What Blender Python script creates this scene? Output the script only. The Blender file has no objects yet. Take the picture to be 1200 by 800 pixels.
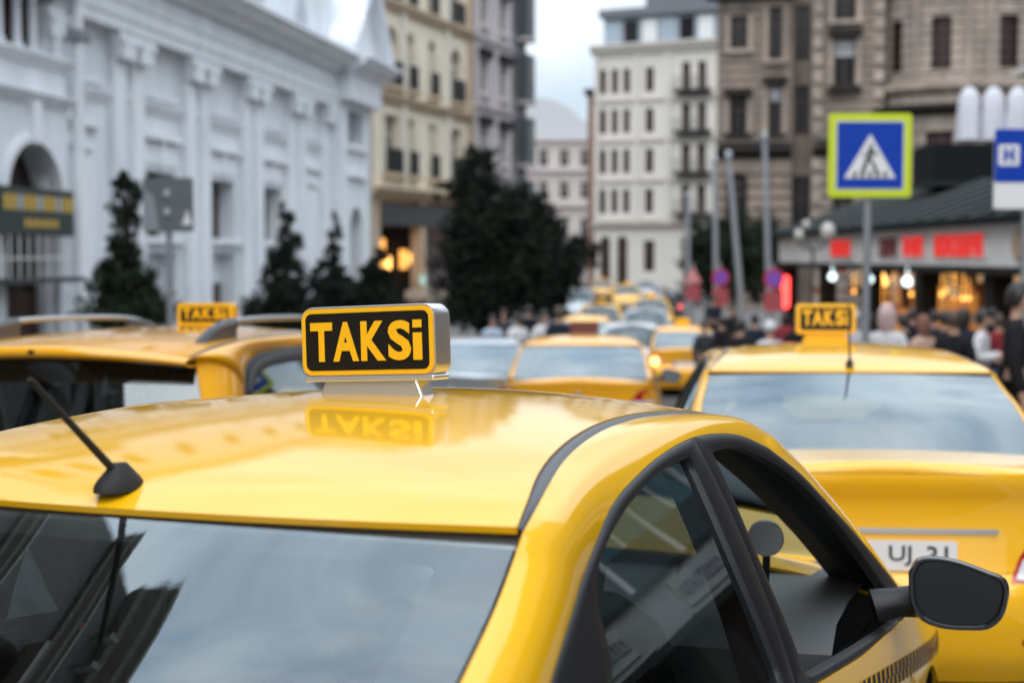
import bpy, bmesh, math, random
import numpy as np
from mathutils import Vector, Matrix
from mathutils.bvhtree import BVHTree

random.seed(7)
R = math.radians
scene = bpy.context.scene
COL = scene.collection

# ------------------------------------------------------------------ camera
SLOPE = 0.0402                      # the street falls away from the camera
CAM_H = 1.631
cam_d = bpy.data.cameras.new('camera')
cam = bpy.data.objects.new('camera', cam_d)
COL.objects.link(cam)
cam.location = (0, 0, CAM_H)
cam.rotation_euler = (R(90 - 3.43), 0, 0)
cam_d.lens = 50
cam_d.sensor_width = 36
cam_d.clip_start = 0.05
cam_d.clip_end = 2000
cam_d.dof.use_dof = True
cam_d.dof.focus_distance = 2.72
cam_d.dof.aperture_fstop = 2.8
cam_d.dof.aperture_blades = 9
scene.camera = cam

# ------------------------------------------------------------------ world: bright broken overcast
SUN_EL, SUN_AZ = R(48), R(200)      # azimuth measured clockwise from +Y
world = bpy.data.worlds.new('World')
scene.world = world
world.use_nodes = True
wn, wl = world.node_tree.nodes, world.node_tree.links
wn.clear()
wo = wn.new('ShaderNodeOutputWorld')
wb = wn.new('ShaderNodeBackground')
wb.inputs['Strength'].default_value = 0.15
sky = wn.new('ShaderNodeTexSky')
sky.sky_type = 'NISHITA'
sky.sun_disc = False
sky.sun_elevation = SUN_EL
sky.sun_rotation = SUN_AZ
tc = wn.new('ShaderNodeTexCoord')
mp = wn.new('ShaderNodeMapping')
mp.inputs['Scale'].default_value = (1.6, 1.6, 3.4)
mp.inputs['Location'].default_value = (0.37, 0.1, 0.2)
nz = wn.new('ShaderNodeTexNoise')
nz.inputs['Scale'].default_value = 1.9
nz.inputs['Detail'].default_value = 7
nz.inputs['Roughness'].default_value = 0.55
nz.inputs['Distortion'].default_value = 0.4
cr = wn.new('ShaderNodeValToRGB')
cr.color_ramp.elements[0].position = 0.28
cr.color_ramp.elements[0].color = (0.62, 0.62, 0.62, 1)
cr.color_ramp.elements[1].position = 0.6
cr.color_ramp.elements[1].color = (1, 1, 1, 1)
nz2 = wn.new('ShaderNodeTexNoise')
nz2.inputs['Scale'].default_value = 2.7
nz2.inputs['Detail'].default_value = 5
cr2 = wn.new('ShaderNodeValToRGB')
cr2.color_ramp.elements[0].position = 0.3
cr2.color_ramp.elements[0].color = (4.4, 5.5, 6.7, 1)
cr2.color_ramp.elements[1].position = 0.68
cr2.color_ramp.elements[1].color = (9.0, 9.5, 10.0, 1)
mx = wn.new('ShaderNodeMix')
mx.data_type = 'RGBA'
wl.new(tc.outputs['Generated'], mp.inputs['Vector'])
wl.new(mp.outputs['Vector'], nz.inputs['Vector'])
wl.new(mp.outputs['Vector'], nz2.inputs['Vector'])
wl.new(nz.outputs['Fac'], cr.inputs['Fac'])
wl.new(nz2.outputs['Fac'], cr2.inputs['Fac'])
wl.new(cr.outputs['Color'], mx.inputs[0])
wl.new(sky.outputs['Color'], mx.inputs[6])
wl.new(cr2.outputs['Color'], mx.inputs[7])
# overcast sky: three times brighter overhead than at the horizon (CIE standard overcast)
sx_ = wn.new('ShaderNodeSeparateXYZ')
mr = wn.new('ShaderNodeMapRange')
mr.inputs[1].default_value = 0.0
mr.inputs[2].default_value = 1.0
mr.inputs[3].default_value = 0.42
mr.inputs[4].default_value = 1.26
vm = wn.new('ShaderNodeVectorMath')
vm.operation = 'SCALE'
wl.new(tc.outputs['Generated'], sx_.inputs[0])
wl.new(sx_.outputs['Z'], mr.inputs[0])
wl.new(mx.outputs[2], vm.inputs[0])
wl.new(mr.outputs[0], vm.inputs['Scale'])
wl.new(vm.outputs[0], wb.inputs['Color'])
wl.new(wb.outputs['Background'], wo.inputs['Surface'])

sun_d = bpy.data.lights.new('sun', 'SUN')
sun_d.energy = 1.5
sun_d.angle = R(80)
sun_d.color = (1.0, 0.96, 0.9)
sun = bpy.data.objects.new('sun', sun_d)
COL.objects.link(sun)
sdir = Vector((math.sin(SUN_AZ) * math.cos(SUN_EL), math.cos(SUN_AZ) * math.cos(SUN_EL), math.sin(SUN_EL)))
sun.rotation_euler = sdir.to_track_quat('Z', 'Y').to_euler()

vs = scene.view_settings
vs.view_transform = 'Standard'
vs.look = 'None'
vs.exposure = 0.72
vs.gamma = 1
vs.use_curve_mapping = False
scene.cycles.use_denoising = True
scene.cycles.max_bounces = 8
scene.cycles.transparent_max_bounces = 24
scene.cycles.sample_clamp_indirect = 6
scene.cycles.caustics_reflective = False
scene.cycles.caustics_refractive = False

# ------------------------------------------------------------------ materials
MATS = {}
def mat(name, col, rough=0.6, metal=0.0, coat=0.0, spec=0.5, var=0.0, vscale=3.0, bump=0.0, bscale=40.0,
        emit=None, estr=0.0, coatr=0.03, dirt=None, paint=False, streak=1.0):
    if name in MATS:
        return MATS[name]
    m = bpy.data.materials.new(name)
    m.use_nodes = True
    n, l = m.node_tree.nodes, m.node_tree.links
    b = n['Principled BSDF']
    c = (col[0], col[1], col[2], 1)
    b.inputs['Base Color'].default_value = c
    b.inputs['Roughness'].default_value = rough
    b.inputs['Metallic'].default_value = metal
    b.inputs['Coat Weight'].default_value = coat
    b.inputs['Coat Roughness'].default_value = coatr
    if paint:
        b.inputs['Coat IOR'].default_value = 1.66
    b.inputs['Specular IOR Level'].default_value = spec
    if emit:
        b.inputs['Emission Color'].default_value = (emit[0], emit[1], emit[2], 1)
        b.inputs['Emission Strength'].default_value = estr
    if var > 0 or bump > 0 or paint:
        t = n.new('ShaderNodeTexCoord')
    if var > 0:
        z = n.new('ShaderNodeTexNoise')
        z.inputs['Scale'].default_value = vscale
        z.inputs['Detail'].default_value = 8
        z.inputs['Roughness'].default_value = 0.65
        r = n.new('ShaderNodeValToRGB')
        d = dirt if dirt else [max(0, q * (1 - var)) for q in col]
        r.color_ramp.elements[0].position = 0.3
        r.color_ramp.elements[0].color = (d[0], d[1], d[2], 1)
        r.color_ramp.elements[1].position = 0.62
        r.color_ramp.elements[1].color = c
        if streak != 1.0:
            mpn = n.new('ShaderNodeMapping')
            mpn.inputs['Scale'].default_value = (1, 1, streak)
            l.new(t.outputs['Object'], mpn.inputs['Vector'])
            l.new(mpn.outputs['Vector'], z.inputs['Vector'])
        else:
            l.new(t.outputs['Object'], z.inputs['Vector'])
        l.new(z.outputs['Fac'], r.inputs['Fac'])
        l.new(r.outputs['Color'], b.inputs['Base Color'])
    if paint:
        # faint dust film, dried water spots and orange peel in the clear coat
        za = n.new('ShaderNodeTexNoise'); za.inputs['Scale'].default_value = 5; za.inputs['Detail'].default_value = 9; za.inputs['Roughness'].default_value = .7
        ra = n.new('ShaderNodeMapRange'); ra.inputs[1].default_value = .35; ra.inputs[2].default_value = .75; ra.inputs[3].default_value = .012; ra.inputs[4].default_value = .05
        l.new(t.outputs['Object'], za.inputs['Vector']); l.new(za.outputs['Fac'], ra.inputs[0]); l.new(ra.outputs[0], b.inputs['Coat Roughness'])
        vo = n.new('ShaderNodeTexVoronoi'); vo.inputs['Scale'].default_value = 95
        rv = n.new('ShaderNodeMapRange'); rv.inputs[1].default_value = .05; rv.inputs[2].default_value = .16; rv.inputs[3].default_value = .16; rv.inputs[4].default_value = 0.0
        ml = n.new('ShaderNodeMath'); ml.operation = 'MULTIPLY'
        rz = n.new('ShaderNodeMapRange'); rz.inputs[1].default_value = .45; rz.inputs[2].default_value = .7; rz.inputs[3].default_value = 0; rz.inputs[4].default_value = 1
        ad = n.new('ShaderNodeMath'); ad.operation = 'MULTIPLY_ADD'; ad.inputs[1].default_value = .06
        mxn = n.new('ShaderNodeMix'); mxn.data_type = 'RGBA'
        mxn.inputs[6].default_value = c; mxn.inputs[7].default_value = (.46, .42, .36, 1)
        l.new(t.outputs['Object'], vo.inputs['Vector']); l.new(vo.outputs['Distance'], rv.inputs[0])
        l.new(za.outputs['Fac'], rz.inputs[0]); l.new(rv.outputs[0], ml.inputs[0]); l.new(rz.outputs[0], ml.inputs[1])
        l.new(rz.outputs[0], ad.inputs[0]); l.new(ml.outputs[0], ad.inputs[2]); l.new(ad.outputs[0], mxn.inputs[0])
        l.new(mxn.outputs[2], b.inputs['Base Color'])
        zb = n.new('ShaderNodeTexNoise'); zb.inputs['Scale'].default_value = 260; zb.inputs['Detail'].default_value = 1
        bq = n.new('ShaderNodeBump'); bq.inputs['Strength'].default_value = .012; bq.inputs['Distance'].default_value = .01
        l.new(t.outputs['Object'], zb.inputs['Vector']); l.new(zb.outputs['Fac'], bq.inputs['Height']); l.new(bq.outputs['Normal'], b.inputs['Coat Normal'])
    if bump > 0:
        z2 = n.new('ShaderNodeTexNoise')
        z2.inputs['Scale'].default_value = bscale
        z2.inputs['Detail'].default_value = 4
        bp = n.new('ShaderNodeBump')
        bp.inputs['Strength'].default_value = bump
        bp.inputs['Distance'].default_value = 0.02
        l.new(t.outputs['Object'], z2.inputs['Vector'])
        l.new(z2.outputs['Fac'], bp.inputs['Height'])
        l.new(bp.outputs['Normal'], b.inputs['Normal'])
    MATS[name] = m
    return m

def glass(name, tint, ior=1.55, extra=0.0):
    """thin sheet of car glass: tinted see-through plus mirror reflection by Fresnel"""
    if name in MATS:
        return MATS[name]
    m = bpy.data.materials.new(name)
    m.use_nodes = True
    n, l = m.node_tree.nodes, m.node_tree.links
    n.clear()
    o = n.new('ShaderNodeOutputMaterial')
    tr = n.new('ShaderNodeBsdfTransparent')
    tr.inputs['Color'].default_value = (*tint, 1)
    g = n.new('ShaderNodeBsdfGlossy')
    g.inputs['Roughness'].default_value = 0.012
    g.inputs['Color'].default_value = (0.86, 0.96, 1, 1)
    f = n.new('ShaderNodeFresnel')
    f.inputs['IOR'].default_value = ior
    ad = n.new('ShaderNodeMath')
    ad.operation = 'MULTIPLY_ADD'
    ad.inputs[1].default_value = 1.6
    ad.inputs[2].default_value = extra
    ad.use_clamp = True
    mxs = n.new('ShaderNodeMixShader')
    l.new(f.outputs[0], ad.inputs[0])
    l.new(ad.outputs[0], mxs.inputs[0])
    l.new(tr.outputs[0], mxs.inputs[1])
    l.new(g.outputs[0], mxs.inputs[2])
    l.new(mxs.outputs[0], o.inputs['Surface'])
    MATS[name] = m
    return m

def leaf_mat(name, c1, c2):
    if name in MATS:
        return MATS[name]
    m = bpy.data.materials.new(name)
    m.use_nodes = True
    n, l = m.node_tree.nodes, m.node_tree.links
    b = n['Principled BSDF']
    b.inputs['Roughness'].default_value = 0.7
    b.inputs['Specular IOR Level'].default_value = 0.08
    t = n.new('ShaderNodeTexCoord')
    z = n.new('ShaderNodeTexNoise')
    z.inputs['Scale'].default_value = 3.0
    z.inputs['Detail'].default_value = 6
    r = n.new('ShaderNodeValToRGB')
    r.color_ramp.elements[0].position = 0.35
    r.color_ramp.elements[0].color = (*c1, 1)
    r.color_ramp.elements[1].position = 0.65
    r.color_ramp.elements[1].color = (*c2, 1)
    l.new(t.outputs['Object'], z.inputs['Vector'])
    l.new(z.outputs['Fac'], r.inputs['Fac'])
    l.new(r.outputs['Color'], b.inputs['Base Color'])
    MATS[name] = m
    return m

YEL = mat('yellow_paint', (0.90, 0.475, 0.004), 0.45, coat=1.0, spec=0.05, paint=True)
ORA = mat('deep_yellow_paint', (0.88, 0.405, 0.004), 0.45, coat=1.0, spec=0.05, paint=True)
SILV = mat('silver_paint', (0.42, 0.46, 0.50), 0.35, metal=0.55, coat=1.0)
WHP = mat('white_paint', (0.66, 0.68, 0.70), 0.35, coat=1.0)
DKP = mat('dark_paint', (0.02, 0.022, 0.028), 0.35, coat=1.0)
TRIM = mat('black_trim', (0.011, 0.011, 0.013), 0.42, spec=.35, bump=0.04, bscale=220)
RUB = mat('rubber', (0.012, 0.012, 0.013), 0.7)
MOULD = mat('roof_moulding', (0.045, 0.048, 0.055), 0.35)
DARKIN = mat('interior_dark', (0.018, 0.020, 0.022), 0.75, var=0.3)
SEATM = mat('seat_cloth', (0.36, 0.37, 0.36), 0.85, var=0.35, vscale=25)
DASH = mat('dashboard_plastic', (0.09, 0.10, 0.105), 0.55)
LINER = mat('headliner_cloth', (0.30, 0.30, 0.29), 0.9)
SHELF = mat('parcel_shelf_felt', (0.26, 0.27, 0.27), 0.95, var=.2, vscale=20)
CHROME = mat('chrome', (0.60, 0.62, 0.65), 0.14, metal=1.0)
ALU = mat('alloy', (0.5, 0.51, 0.53), 0.3, metal=1.0)
GLS = glass('window_glass', (0.46, 0.52, 0.50))
GLSR = glass('rear_window_glass', (0.86, 0.95, 0.97), 1.6, 0.07)
GLSW = glass('windscreen_glass', (0.84, 0.88, 0.87), 1.5, 0.0)
REDL = mat('tail_light_red', (0.42, 0.008, 0.01), 0.12, coat=1.0)
WHL = mat('lamp_clear', (0.7, 0.7, 0.72), 0.1, coat=1.0)
SIGNY = mat('sign_yellow', (0.80, 0.455, 0.010), 0.40, coat=0.3, spec=.3)
SIGNK = mat('sign_black', (0.010, 0.009, 0.008), 0.45, coat=0.15, spec=.2)
PLATE = mat('plate_white', (0.72, 0.73, 0.74), 0.35)
PLBLUE = mat('plate_blue', (0.01, 0.07, 0.42), 0.35)
INK = mat('ink_black', (0.012, 0.012, 0.014), 0.45)
NAVY = mat('checker_navy', (0.010, 0.012, 0.045), 0.5, spec=.15)
HEADON = mat('headlight_lit', (0.8, 0.8, 0.8), 0.2, emit=(1.0, 0.93, 0.78), estr=14)
AMBON = mat('indicator_lit', (0.8, 0.3, 0.05), 0.2, emit=(1.0, 0.32, 0.08), estr=6)
TAILON = mat('tail_light_lit', (0.5, 0.02, 0.02), 0.2, emit=(1.0, 0.05, 0.05), estr=1.6)
MIRR = mat('mirror_glass', (0.11, 0.115, 0.12), 0.02, metal=1.0)

# ------------------------------------------------------------------ helpers
def ground_z(y):
    if y < 10:
        return -SLOPE * y
    return float(np.interp(y, GY, GZ))
GY = np.arange(10, 60.1, .5)
_sl = np.interp(GY, [10, 13, 20, 26, 36], [SLOPE, .058, .058, .035, 0.0])
GZ = -SLOPE * 10 - np.concatenate([[0], np.cumsum((_sl[1:] + _sl[:-1]) / 2 * .5)])

def link(name, me, parent=None):
    o = bpy.data.objects.new(name, me)
    COL.objects.link(o)
    if parent is not None:
        o.parent = parent
    return o

def empty(name, loc=(0, 0, 0), rz=0.0, label=None, cat=None, group=None, parent=None):
    o = bpy.data.objects.new(name, None)
    COL.objects.link(o)
    o.location = loc
    o.rotation_euler = (0, 0, rz)
    o.empty_display_size = 0.2
    if parent is not None:
        o.parent = parent
    tag(o, label, cat, group)
    return o

def tag(o, label=None, cat=None, group=None, kind=None):
    if label: o['label'] = label
    if cat: o['category'] = cat
    if group: o['group'] = group
    if kind: o['kind'] = kind
    return o

def mesh(name, V, F, m, smooth=False):
    me = bpy.data.meshes.new(name)
    me.from_pydata([tuple(v) for v in V], [], [tuple(f) for f in F])
    if m is not None:
        me.materials.append(m)
    if smooth:
        me.polygons.foreach_set('use_smooth', [True] * len(me.polygons))
    me.update()
    return me

def part(name, V, F, m, parent, smooth=True, rim=0.0, gap=0.0015, out=None, solid=0.0):
    """mesh part; rim > 0 folds the free edges inward so panels show real gaps and thickness"""
    me = mesh(name, V, F, m, smooth)
    bm = bmesh.new()
    bm.from_mesh(me)
    bmesh.ops.remove_doubles(bm, verts=bm.verts, dist=1e-5)
    bm.normal_update()
    c = Vector(out) if out is not None else None
    if c is not None:
        s = sum((f.normal.dot(f.calc_center_median() - c)) * f.calc_area() for f in bm.faces)
        if s < 0:
            bmesh.ops.reverse_faces(bm, faces=bm.faces)
            bm.normal_update()
    if rim > 0:
        be = [e for e in bm.edges if e.is_boundary]
        bv = {v for e in be for v in e.verts}
        mv = {}
        for v in bv:
            d = Vector()
            for f in v.link_faces:
                d += (f.calc_center_median() - v.co).normalized()
            d -= v.normal * d.dot(v.normal)
            mv[v] = (d.normalized() * gap if d.length > 1e-6 else Vector(), v.normal.copy())
        for v, (d, n) in mv.items():
            v.co += d
        r = bmesh.ops.extrude_edge_only(bm, edges=be)
        nv = [g for g in r['geom'] if isinstance(g, bmesh.types.BMVert)]
        for v in nv:
            # neighbour on the old rim
            for e in v.link_edges:
                q = e.other_vert(v)
                if q in mv:
                    v.co = q.co - mv[q][1] * rim
                    break
        for e in be:
            if e.is_valid:
                e.smooth = False
    bm.to_mesh(me)
    bm.free()
    o = link(name, me, parent)
    if solid:
        md = o.modifiers.new('thickness', 'SOLIDIFY')
        md.thickness = solid
        md.offset = -1
    return o

def boxdata(x0, x1, y0, y1, z0, z1):
    V = [(x0, y0, z0), (x1, y0, z0), (x1, y1, z0), (x0, y1, z0), (x0, y0, z1), (x1, y0, z1), (x1, y1, z1), (x0, y1, z1)]
    F = [(0, 3, 2, 1), (4, 5, 6, 7), (0, 1, 5, 4), (1, 2, 6, 5), (2, 3, 7, 6), (3, 0, 4, 7)]
    return V, F

class MB:
    """collects shapes of one part"""
    def __init__(s):
        s.V, s.F = [], []
    def add(s, V, F):
        k = len(s.V)
        s.V += [tuple(v) for v in V]
        s.F += [tuple(i + k for i in f) for f in F]
        return s
    def box(s, x0, x1, y0, y1, z0, z1):
        return s.add(*boxdata(x0, x1, y0, y1, z0, z1))
    def tube(s, pts, rad, n=10, cap=True):
        pts = [Vector(p) for p in pts]
        rads = rad if isinstance(rad, (list, tuple)) else [rad] * len(pts)
        V, F = [], []
        up = Vector((0.13, 0.21, 1)).normalized()
        for i, p in enumerate(pts):
            d = (pts[min(i + 1, len(pts) - 1)] - pts[max(i - 1, 0)]).normalized()
            a = d.cross(up)
            if a.length < 1e-3:
                a = d.cross(Vector((1, 0, 0)))
            a.normalize()
            b = d.cross(a).normalized()
            for k in range(n):
                t = 2 * math.pi * k / n
                V.append(p + (a * math.cos(t) + b * math.sin(t)) * rads[i])
        for i in range(len(pts) - 1):
            for k in range(n):
                F.append((i * n + k, i * n + (k + 1) % n, (i + 1) * n + (k + 1) % n, (i + 1) * n + k))
        if cap:
            F.append(tuple(range(n))[::-1])
            F.append(tuple((len(pts) - 1) * n + k for k in range(n)))
        return s.add(V, F)
    def lathe(s, prof, n=16, c=(0, 0, 0), axis='z'):
        V, F = [], []
        for (r, h) in prof:
            for k in range(n):
                t = 2 * math.pi * k / n
                p = (r * math.cos(t), r * math.sin(t), h)
                if axis == 'y':
                    p = (p[0], p[2], p[1])
                elif axis == 'x':
                    p = (p[2], p[0], p[1])
                V.append((p[0] + c[0], p[1] + c[1], p[2] + c[2]))
        for i in range(len(prof) - 1):
            for k in range(n):
                F.append((i * n + k, i * n + (k + 1) % n, (i + 1) * n + (k + 1) % n, (i + 1) * n + k))
        return s.add(V, F)
    def prism(s, poly, a0, a1, axis='y'):
        """poly in the two other axes, extruded along axis"""
        n = len(poly)
        def P(q, a):
            if axis == 'y': return (q[0], a, q[1])
            if axis == 'x': return (a, q[0], q[1])
            return (q[0], q[1], a)
        V = [P(q, a0) for q in poly] + [P(q, a1) for q in poly]
        F = [tuple(range(n))[::-1], tuple(range(n, 2 * n))]
        F += [(k, (k + 1) % n, (k + 1) % n + n, k + n) for k in range(n)]
        return s.add(V, F)
    def build(s, name, m, parent=None, smooth=False, bevel=0.0, seg=2, sub=0):
        me = mesh(name, s.V, s.F, m, smooth)
        bm = bmesh.new()
        bm.from_mesh(me)
        bmesh.ops.recalc_face_normals(bm, faces=bm.faces)
        if smooth:
            for e in bm.edges:
                if len(e.link_faces) == 2 and e.calc_face_angle() > R(42):
                    e.smooth = False
        bm.to_mesh(me)
        bm.free()
        o = link(name, me, parent)
        if bevel:
            md = o.modifiers.new('bevel', 'BEVEL')
            md.width = bevel
            md.segments = seg
            md.limit_method = 'ANGLE'
        if sub:
            md = o.modifiers.new('sub', 'SUBSURF')
            md.levels = md.render_levels = sub
        return o

def cr_pts(P, n):
    """Catmull-Rom through P (centripetal), n points at even arc length"""
    P = [np.array(p, float) for p in P]
    if len(P) == 2:
        return [P[0] + (P[1] - P[0]) * i / (n - 1) for i in range(n)]
    Q = [2 * P[0] - P[1]] + P + [2 * P[-1] - P[-2]]
    out = []
    for i in range(1, len(Q) - 2):
        p0, p1, p2, p3 = Q[i - 1:i + 3]
        t0 = 0; t1 = t0 + max(np.linalg.norm(p1 - p0), 1e-6) ** .5
        t2 = t1 + max(np.linalg.norm(p2 - p1), 1e-6) ** .5; t3 = t2 + max(np.linalg.norm(p3 - p2), 1e-6) ** .5
        for k in range(16):
            t = t1 + (t2 - t1) * k / 16
            a1 = (t1 - t) / (t1 - t0) * p0 + (t - t0) / (t1 - t0) * p1
            a2 = (t2 - t) / (t2 - t1) * p1 + (t - t1) / (t2 - t1) * p2
            a3 = (t3 - t) / (t3 - t2) * p2 + (t - t2) / (t3 - t2) * p3
            b1 = (t2 - t) / (t2 - t0) * a1 + (t - t0) / (t2 - t0) * a2
            b2 = (t3 - t) / (t3 - t1) * a2 + (t - t1) / (t3 - t1) * a3
            out.append((t2 - t) / (t2 - t1) * b1 + (t - t1) / (t2 - t1) * b2)
    out.append(P[-1])
    out = np.array(out)
    L = np.concatenate([[0], np.cumsum(np.linalg.norm(np.diff(out, axis=0), axis=1))])
    s = np.linspace(0, L[-1], n)
    return [np.array([np.interp(q, L, out[:, k]) for k in range(out.shape[1])]) for q in s]

def gridfaces(nr, nc, closed=False):
    F = []
    for i in range(nr - 1):
        for j in range(nc - (0 if closed else 1)):
            F.append((i * nc + j, i * nc + (j + 1) % nc, (i + 1) * nc + (j + 1) % nc, (i + 1) * nc + j))
    return F

def copy_tree(o, parent=None):
    c = o.copy()
    COL.objects.link(c)
    if parent is not None:
        c.parent = parent
    for ch in list(o.children):
        copy_tree(ch, c)
    return c

def text_mesh(body, size, bold=0.0, depth=0.001):
    cu = bpy.data.curves.new('txt', 'FONT')
    cu.body = body
    cu.size = size
    cu.offset = bold
    cu.extrude = depth
    cu.align_x = 'CENTER'
    cu.align_y = 'CENTER'
    cu.resolution_u = 4
    o = bpy.data.objects.new('txt', cu)
    COL.objects.link(o)
    dg = bpy.context.evaluated_depsgraph_get()
    me = bpy.data.meshes.new_from_object(o.evaluated_get(dg))
    bpy.data.objects.remove(o)
    bpy.data.curves.remove(cu)
    return me

def text_part(name, body, size, m, parent, loc, rot, bold=0.0, width=None, height=None, depth=0.0012):
    """flat lettering, fitted to a width and height; text plane is local xy, facing local z"""
    me = text_mesh(body, size, bold, depth)
    co = np.array([v.co[:] for v in me.vertices])
    lo, hi = co.min(0), co.max(0)
    c = (lo + hi) / 2
    sx = width / (hi[0] - lo[0]) if width else 1
    sy = height / (hi[1] - lo[1]) if height else sx
    for v in me.vertices:
        v.co.x = (v.co.x - c[0]) * sx
        v.co.y = (v.co.y - c[1]) * sy
    me.materials.clear()
    me.materials.append(m)
    me.name = name
    o = link(name, me, parent)
    o.location = loc
    o.rotation_euler = rot
    return o
# ------------------------------------------------------------------ cars
def make_ys(yb, yt, zb, zt, kx=0.012):
    def ys(x, z):
        k = min(1.25, max(-0.6, (z - zb) / (zt - zb)))
        y = yb - (yb - yt) * (0.71 * k + 0.29 * k * abs(k))
        return y * (1 - kx * (x - 0.1) ** 2 - 0.02 * max(0, -x - 0.5) ** 2)
    return ys

HERO = dict(
    a=2.20, b=0.85, nr=5.0, nf=6.0, xoff=0.04,
    ys=make_ys(0.795, 0.605, 0.93, 1.38),
    rear_c=[(-1.74, 1.045), (-1.4, 1.21), (-1.07, 1.35)],
    roof_c=[(-1.05, 1.360), (-.95, 1.394), (-.8, 1.425), (-.6, 1.452), (-.25, 1.475), (.1, 1.472), (.5, 1.435)],
    wind_c=[(.52, 1.426), (.9, 1.21), (1.32, .965)],
    rear_e=[(-1.60, .665, 1.03), (-1.225, .64, 1.222), (-1.086, .622, 1.28), (-.985, .608, 1.335)],
    roof_e=[(-.97, .604, 1.357), (-.9, .588, 1.378), (-.775, .553, 1.402), (-.642, .527, 1.422), (-.46, .504, 1.439),
            (-.305, .497, 1.447), (-.1, .496, 1.446), (.2, .51, 1.428), (.38, .53, 1.398), (.5, .55, 1.355)],
    wind_e=[(.52, .555, 1.345), (.70, .595, 1.255), (.95, .648, 1.115), (1.2, .70, .955)],
    arch_r=[(-1.45, 1.0), (-1.25, 1.09), (-1.051, 1.188), (-.864, 1.271)],
    arch_t=[(-.864, 1.271), (-.755, 1.31), (-.644, 1.345), (-.481, 1.373), (-.336, 1.39), (-.136, 1.402), (.031, 1.398), (.193, 1.381), (.34, 1.346)],
    arch_f=[(.34, 1.346), (.511, 1.272), (.629, 1.20), (.775, 1.116), (.917, 1.034), (1.072, .945), (1.17, .885)],
    bx=-0.125,
    rwin=[[(-1.02, 1.045), (-.875, 1.164), (-.835, 1.245), (-.777, 1.285), (-.686, 1.316), (-.539, 1.346), (-.367, 1.368), (-.20, 1.374)],
          [(-.20, 1.374), (-.212, 1.19), (-.19, .99)], [(-.19, .985), (-.6, 1.018), (-1.02, 1.045)]],
    fwin=[[(-.038, .965), (-.072, 1.176), (-.054, 1.37)],
          [(-.054, 1.37), (.095, 1.366), (.243, 1.337), (.384, 1.292), (.55, 1.207), (.675, 1.124), (.813, 1.03), (.93, .945)],
          [(.93, .935), (.93, .875)], [(.93, .872), (.43, .915), (-.038, .96)]],
    belt=[(-2.3, 1.0), (-1.5, 1.005), (-1.3, 1.015), (-.9, 1.02), (-.2, .962), (.03, .942), (.43, .902), (1.05, .865), (1.3, .875), (1.7, .80), (1.95, .70), (2.2, .62)],
    side=[(.15, .09), (.25, .04), (.4, .015), (.6, 0), (.68, .003), (.73, .012), (.85, .03), (.95, .05), (1.05, .06)],
    rear=[(.15, .12), (.3, .03), (.45, 0), (.58, 0), (.62, .03), (.65, .075), (.75, .085), (.9, .075), (.97, .055), (1.0, .05), (1.02, .075)],
    front=[(.15, .12), (.35, .02), (.5, 0), (.6, .03), (.7, .09), (.8, .18)],
    cuts=(-1.0, -0.125, 1.05), wheels=(-1.27, 1.30), wr=0.31, crown_r=.05, crown_f=.10,
    liner=0.03, border=0.085, open_front=True)

def interp(tab, x):
    return float(np.interp(x, [t[0] for t in tab], [t[1] for t in tab]))

def ring_fill(loop, ys, s, off, rings=7):
    """fill a closed (x,z) loop on the side surface with shrinking rings"""
    L = np.array(loop)
    c = L.mean(0)
    V, n = [], len(L)
    for k in range(rings):
        f = 1 - k / rings
        for p in L:
            q = c + (p - c) * f
            V.append((q[0], s * (ys(q[0], q[1]) - off), q[1]))
    V.append((c[0], s * (ys(c[0], c[1]) - off), c[1]))
    F = gridfaces(rings, n, True)
    last = (rings - 1) * n
    F += [(last + j, last + (j + 1) % n, len(V) - 1) for j in range(n)]
    return V, F

def sides(segs, ns):
    out = []
    for sg, n in zip(segs, ns):
        out += cr_pts(sg, n)[:-1] if len(sg) > 2 else [np.array(sg[0]) + (np.array(sg[1]) - np.array(sg[0])) * i / (n - 1) for i in range(n - 1)]
    return out

def sheet(cl, el, nx, ny, lift=0.0):
    """crowned sheet between mirrored edges: centre line cl (x,z), edge el (x,y,z)"""
    C_, E_ = cr_pts(cl, nx), cr_pts(el, nx)
    V = []
    for c, e in zip(C_, E_):
        for j in range(ny):
            s = -1 + 2 * j / (ny - 1)
            k = s * s
            V.append((c[0] + (e[0] - c[0]) * k, e[1] * s, c[1] + (e[2] - c[1]) * k + lift))
    return V, gridfaces(nx, ny)

def wheel(parent, x, y, r, s):
    mb = MB()
    w = 0.19
    mb.lathe([(r * .62, -w / 2), (r * .9, -w / 2), (r * .985, -w * .36), (r, -w * .2), (r, w * .2), (r * .985, w * .36), (r * .9, w / 2), (r * .62, w / 2)], 28, axis='y')
    t = mb.build('wheel', RUB, parent, smooth=True)
    t.location = (x, y, r)
    rb = MB()
    rb.lathe([(r * .64, -.07), (r * .66, s * .085), (r * .60, s * .08), (r * .56, s * .03), (.001, s * .03)], 28, axis='y')
    for k in range(5):
        a = 2 * math.pi * k / 5
        d = Vector((math.cos(a), 0, math.sin(a)))
        rb.tube([d * .03 + Vector((0, s * .06, 0)), d * r * .6 + Vector((0, s * .07, 0))], [.045, .022], 6)
    rb.build('rim', ALU, t, smooth=True)
    return t

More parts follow.
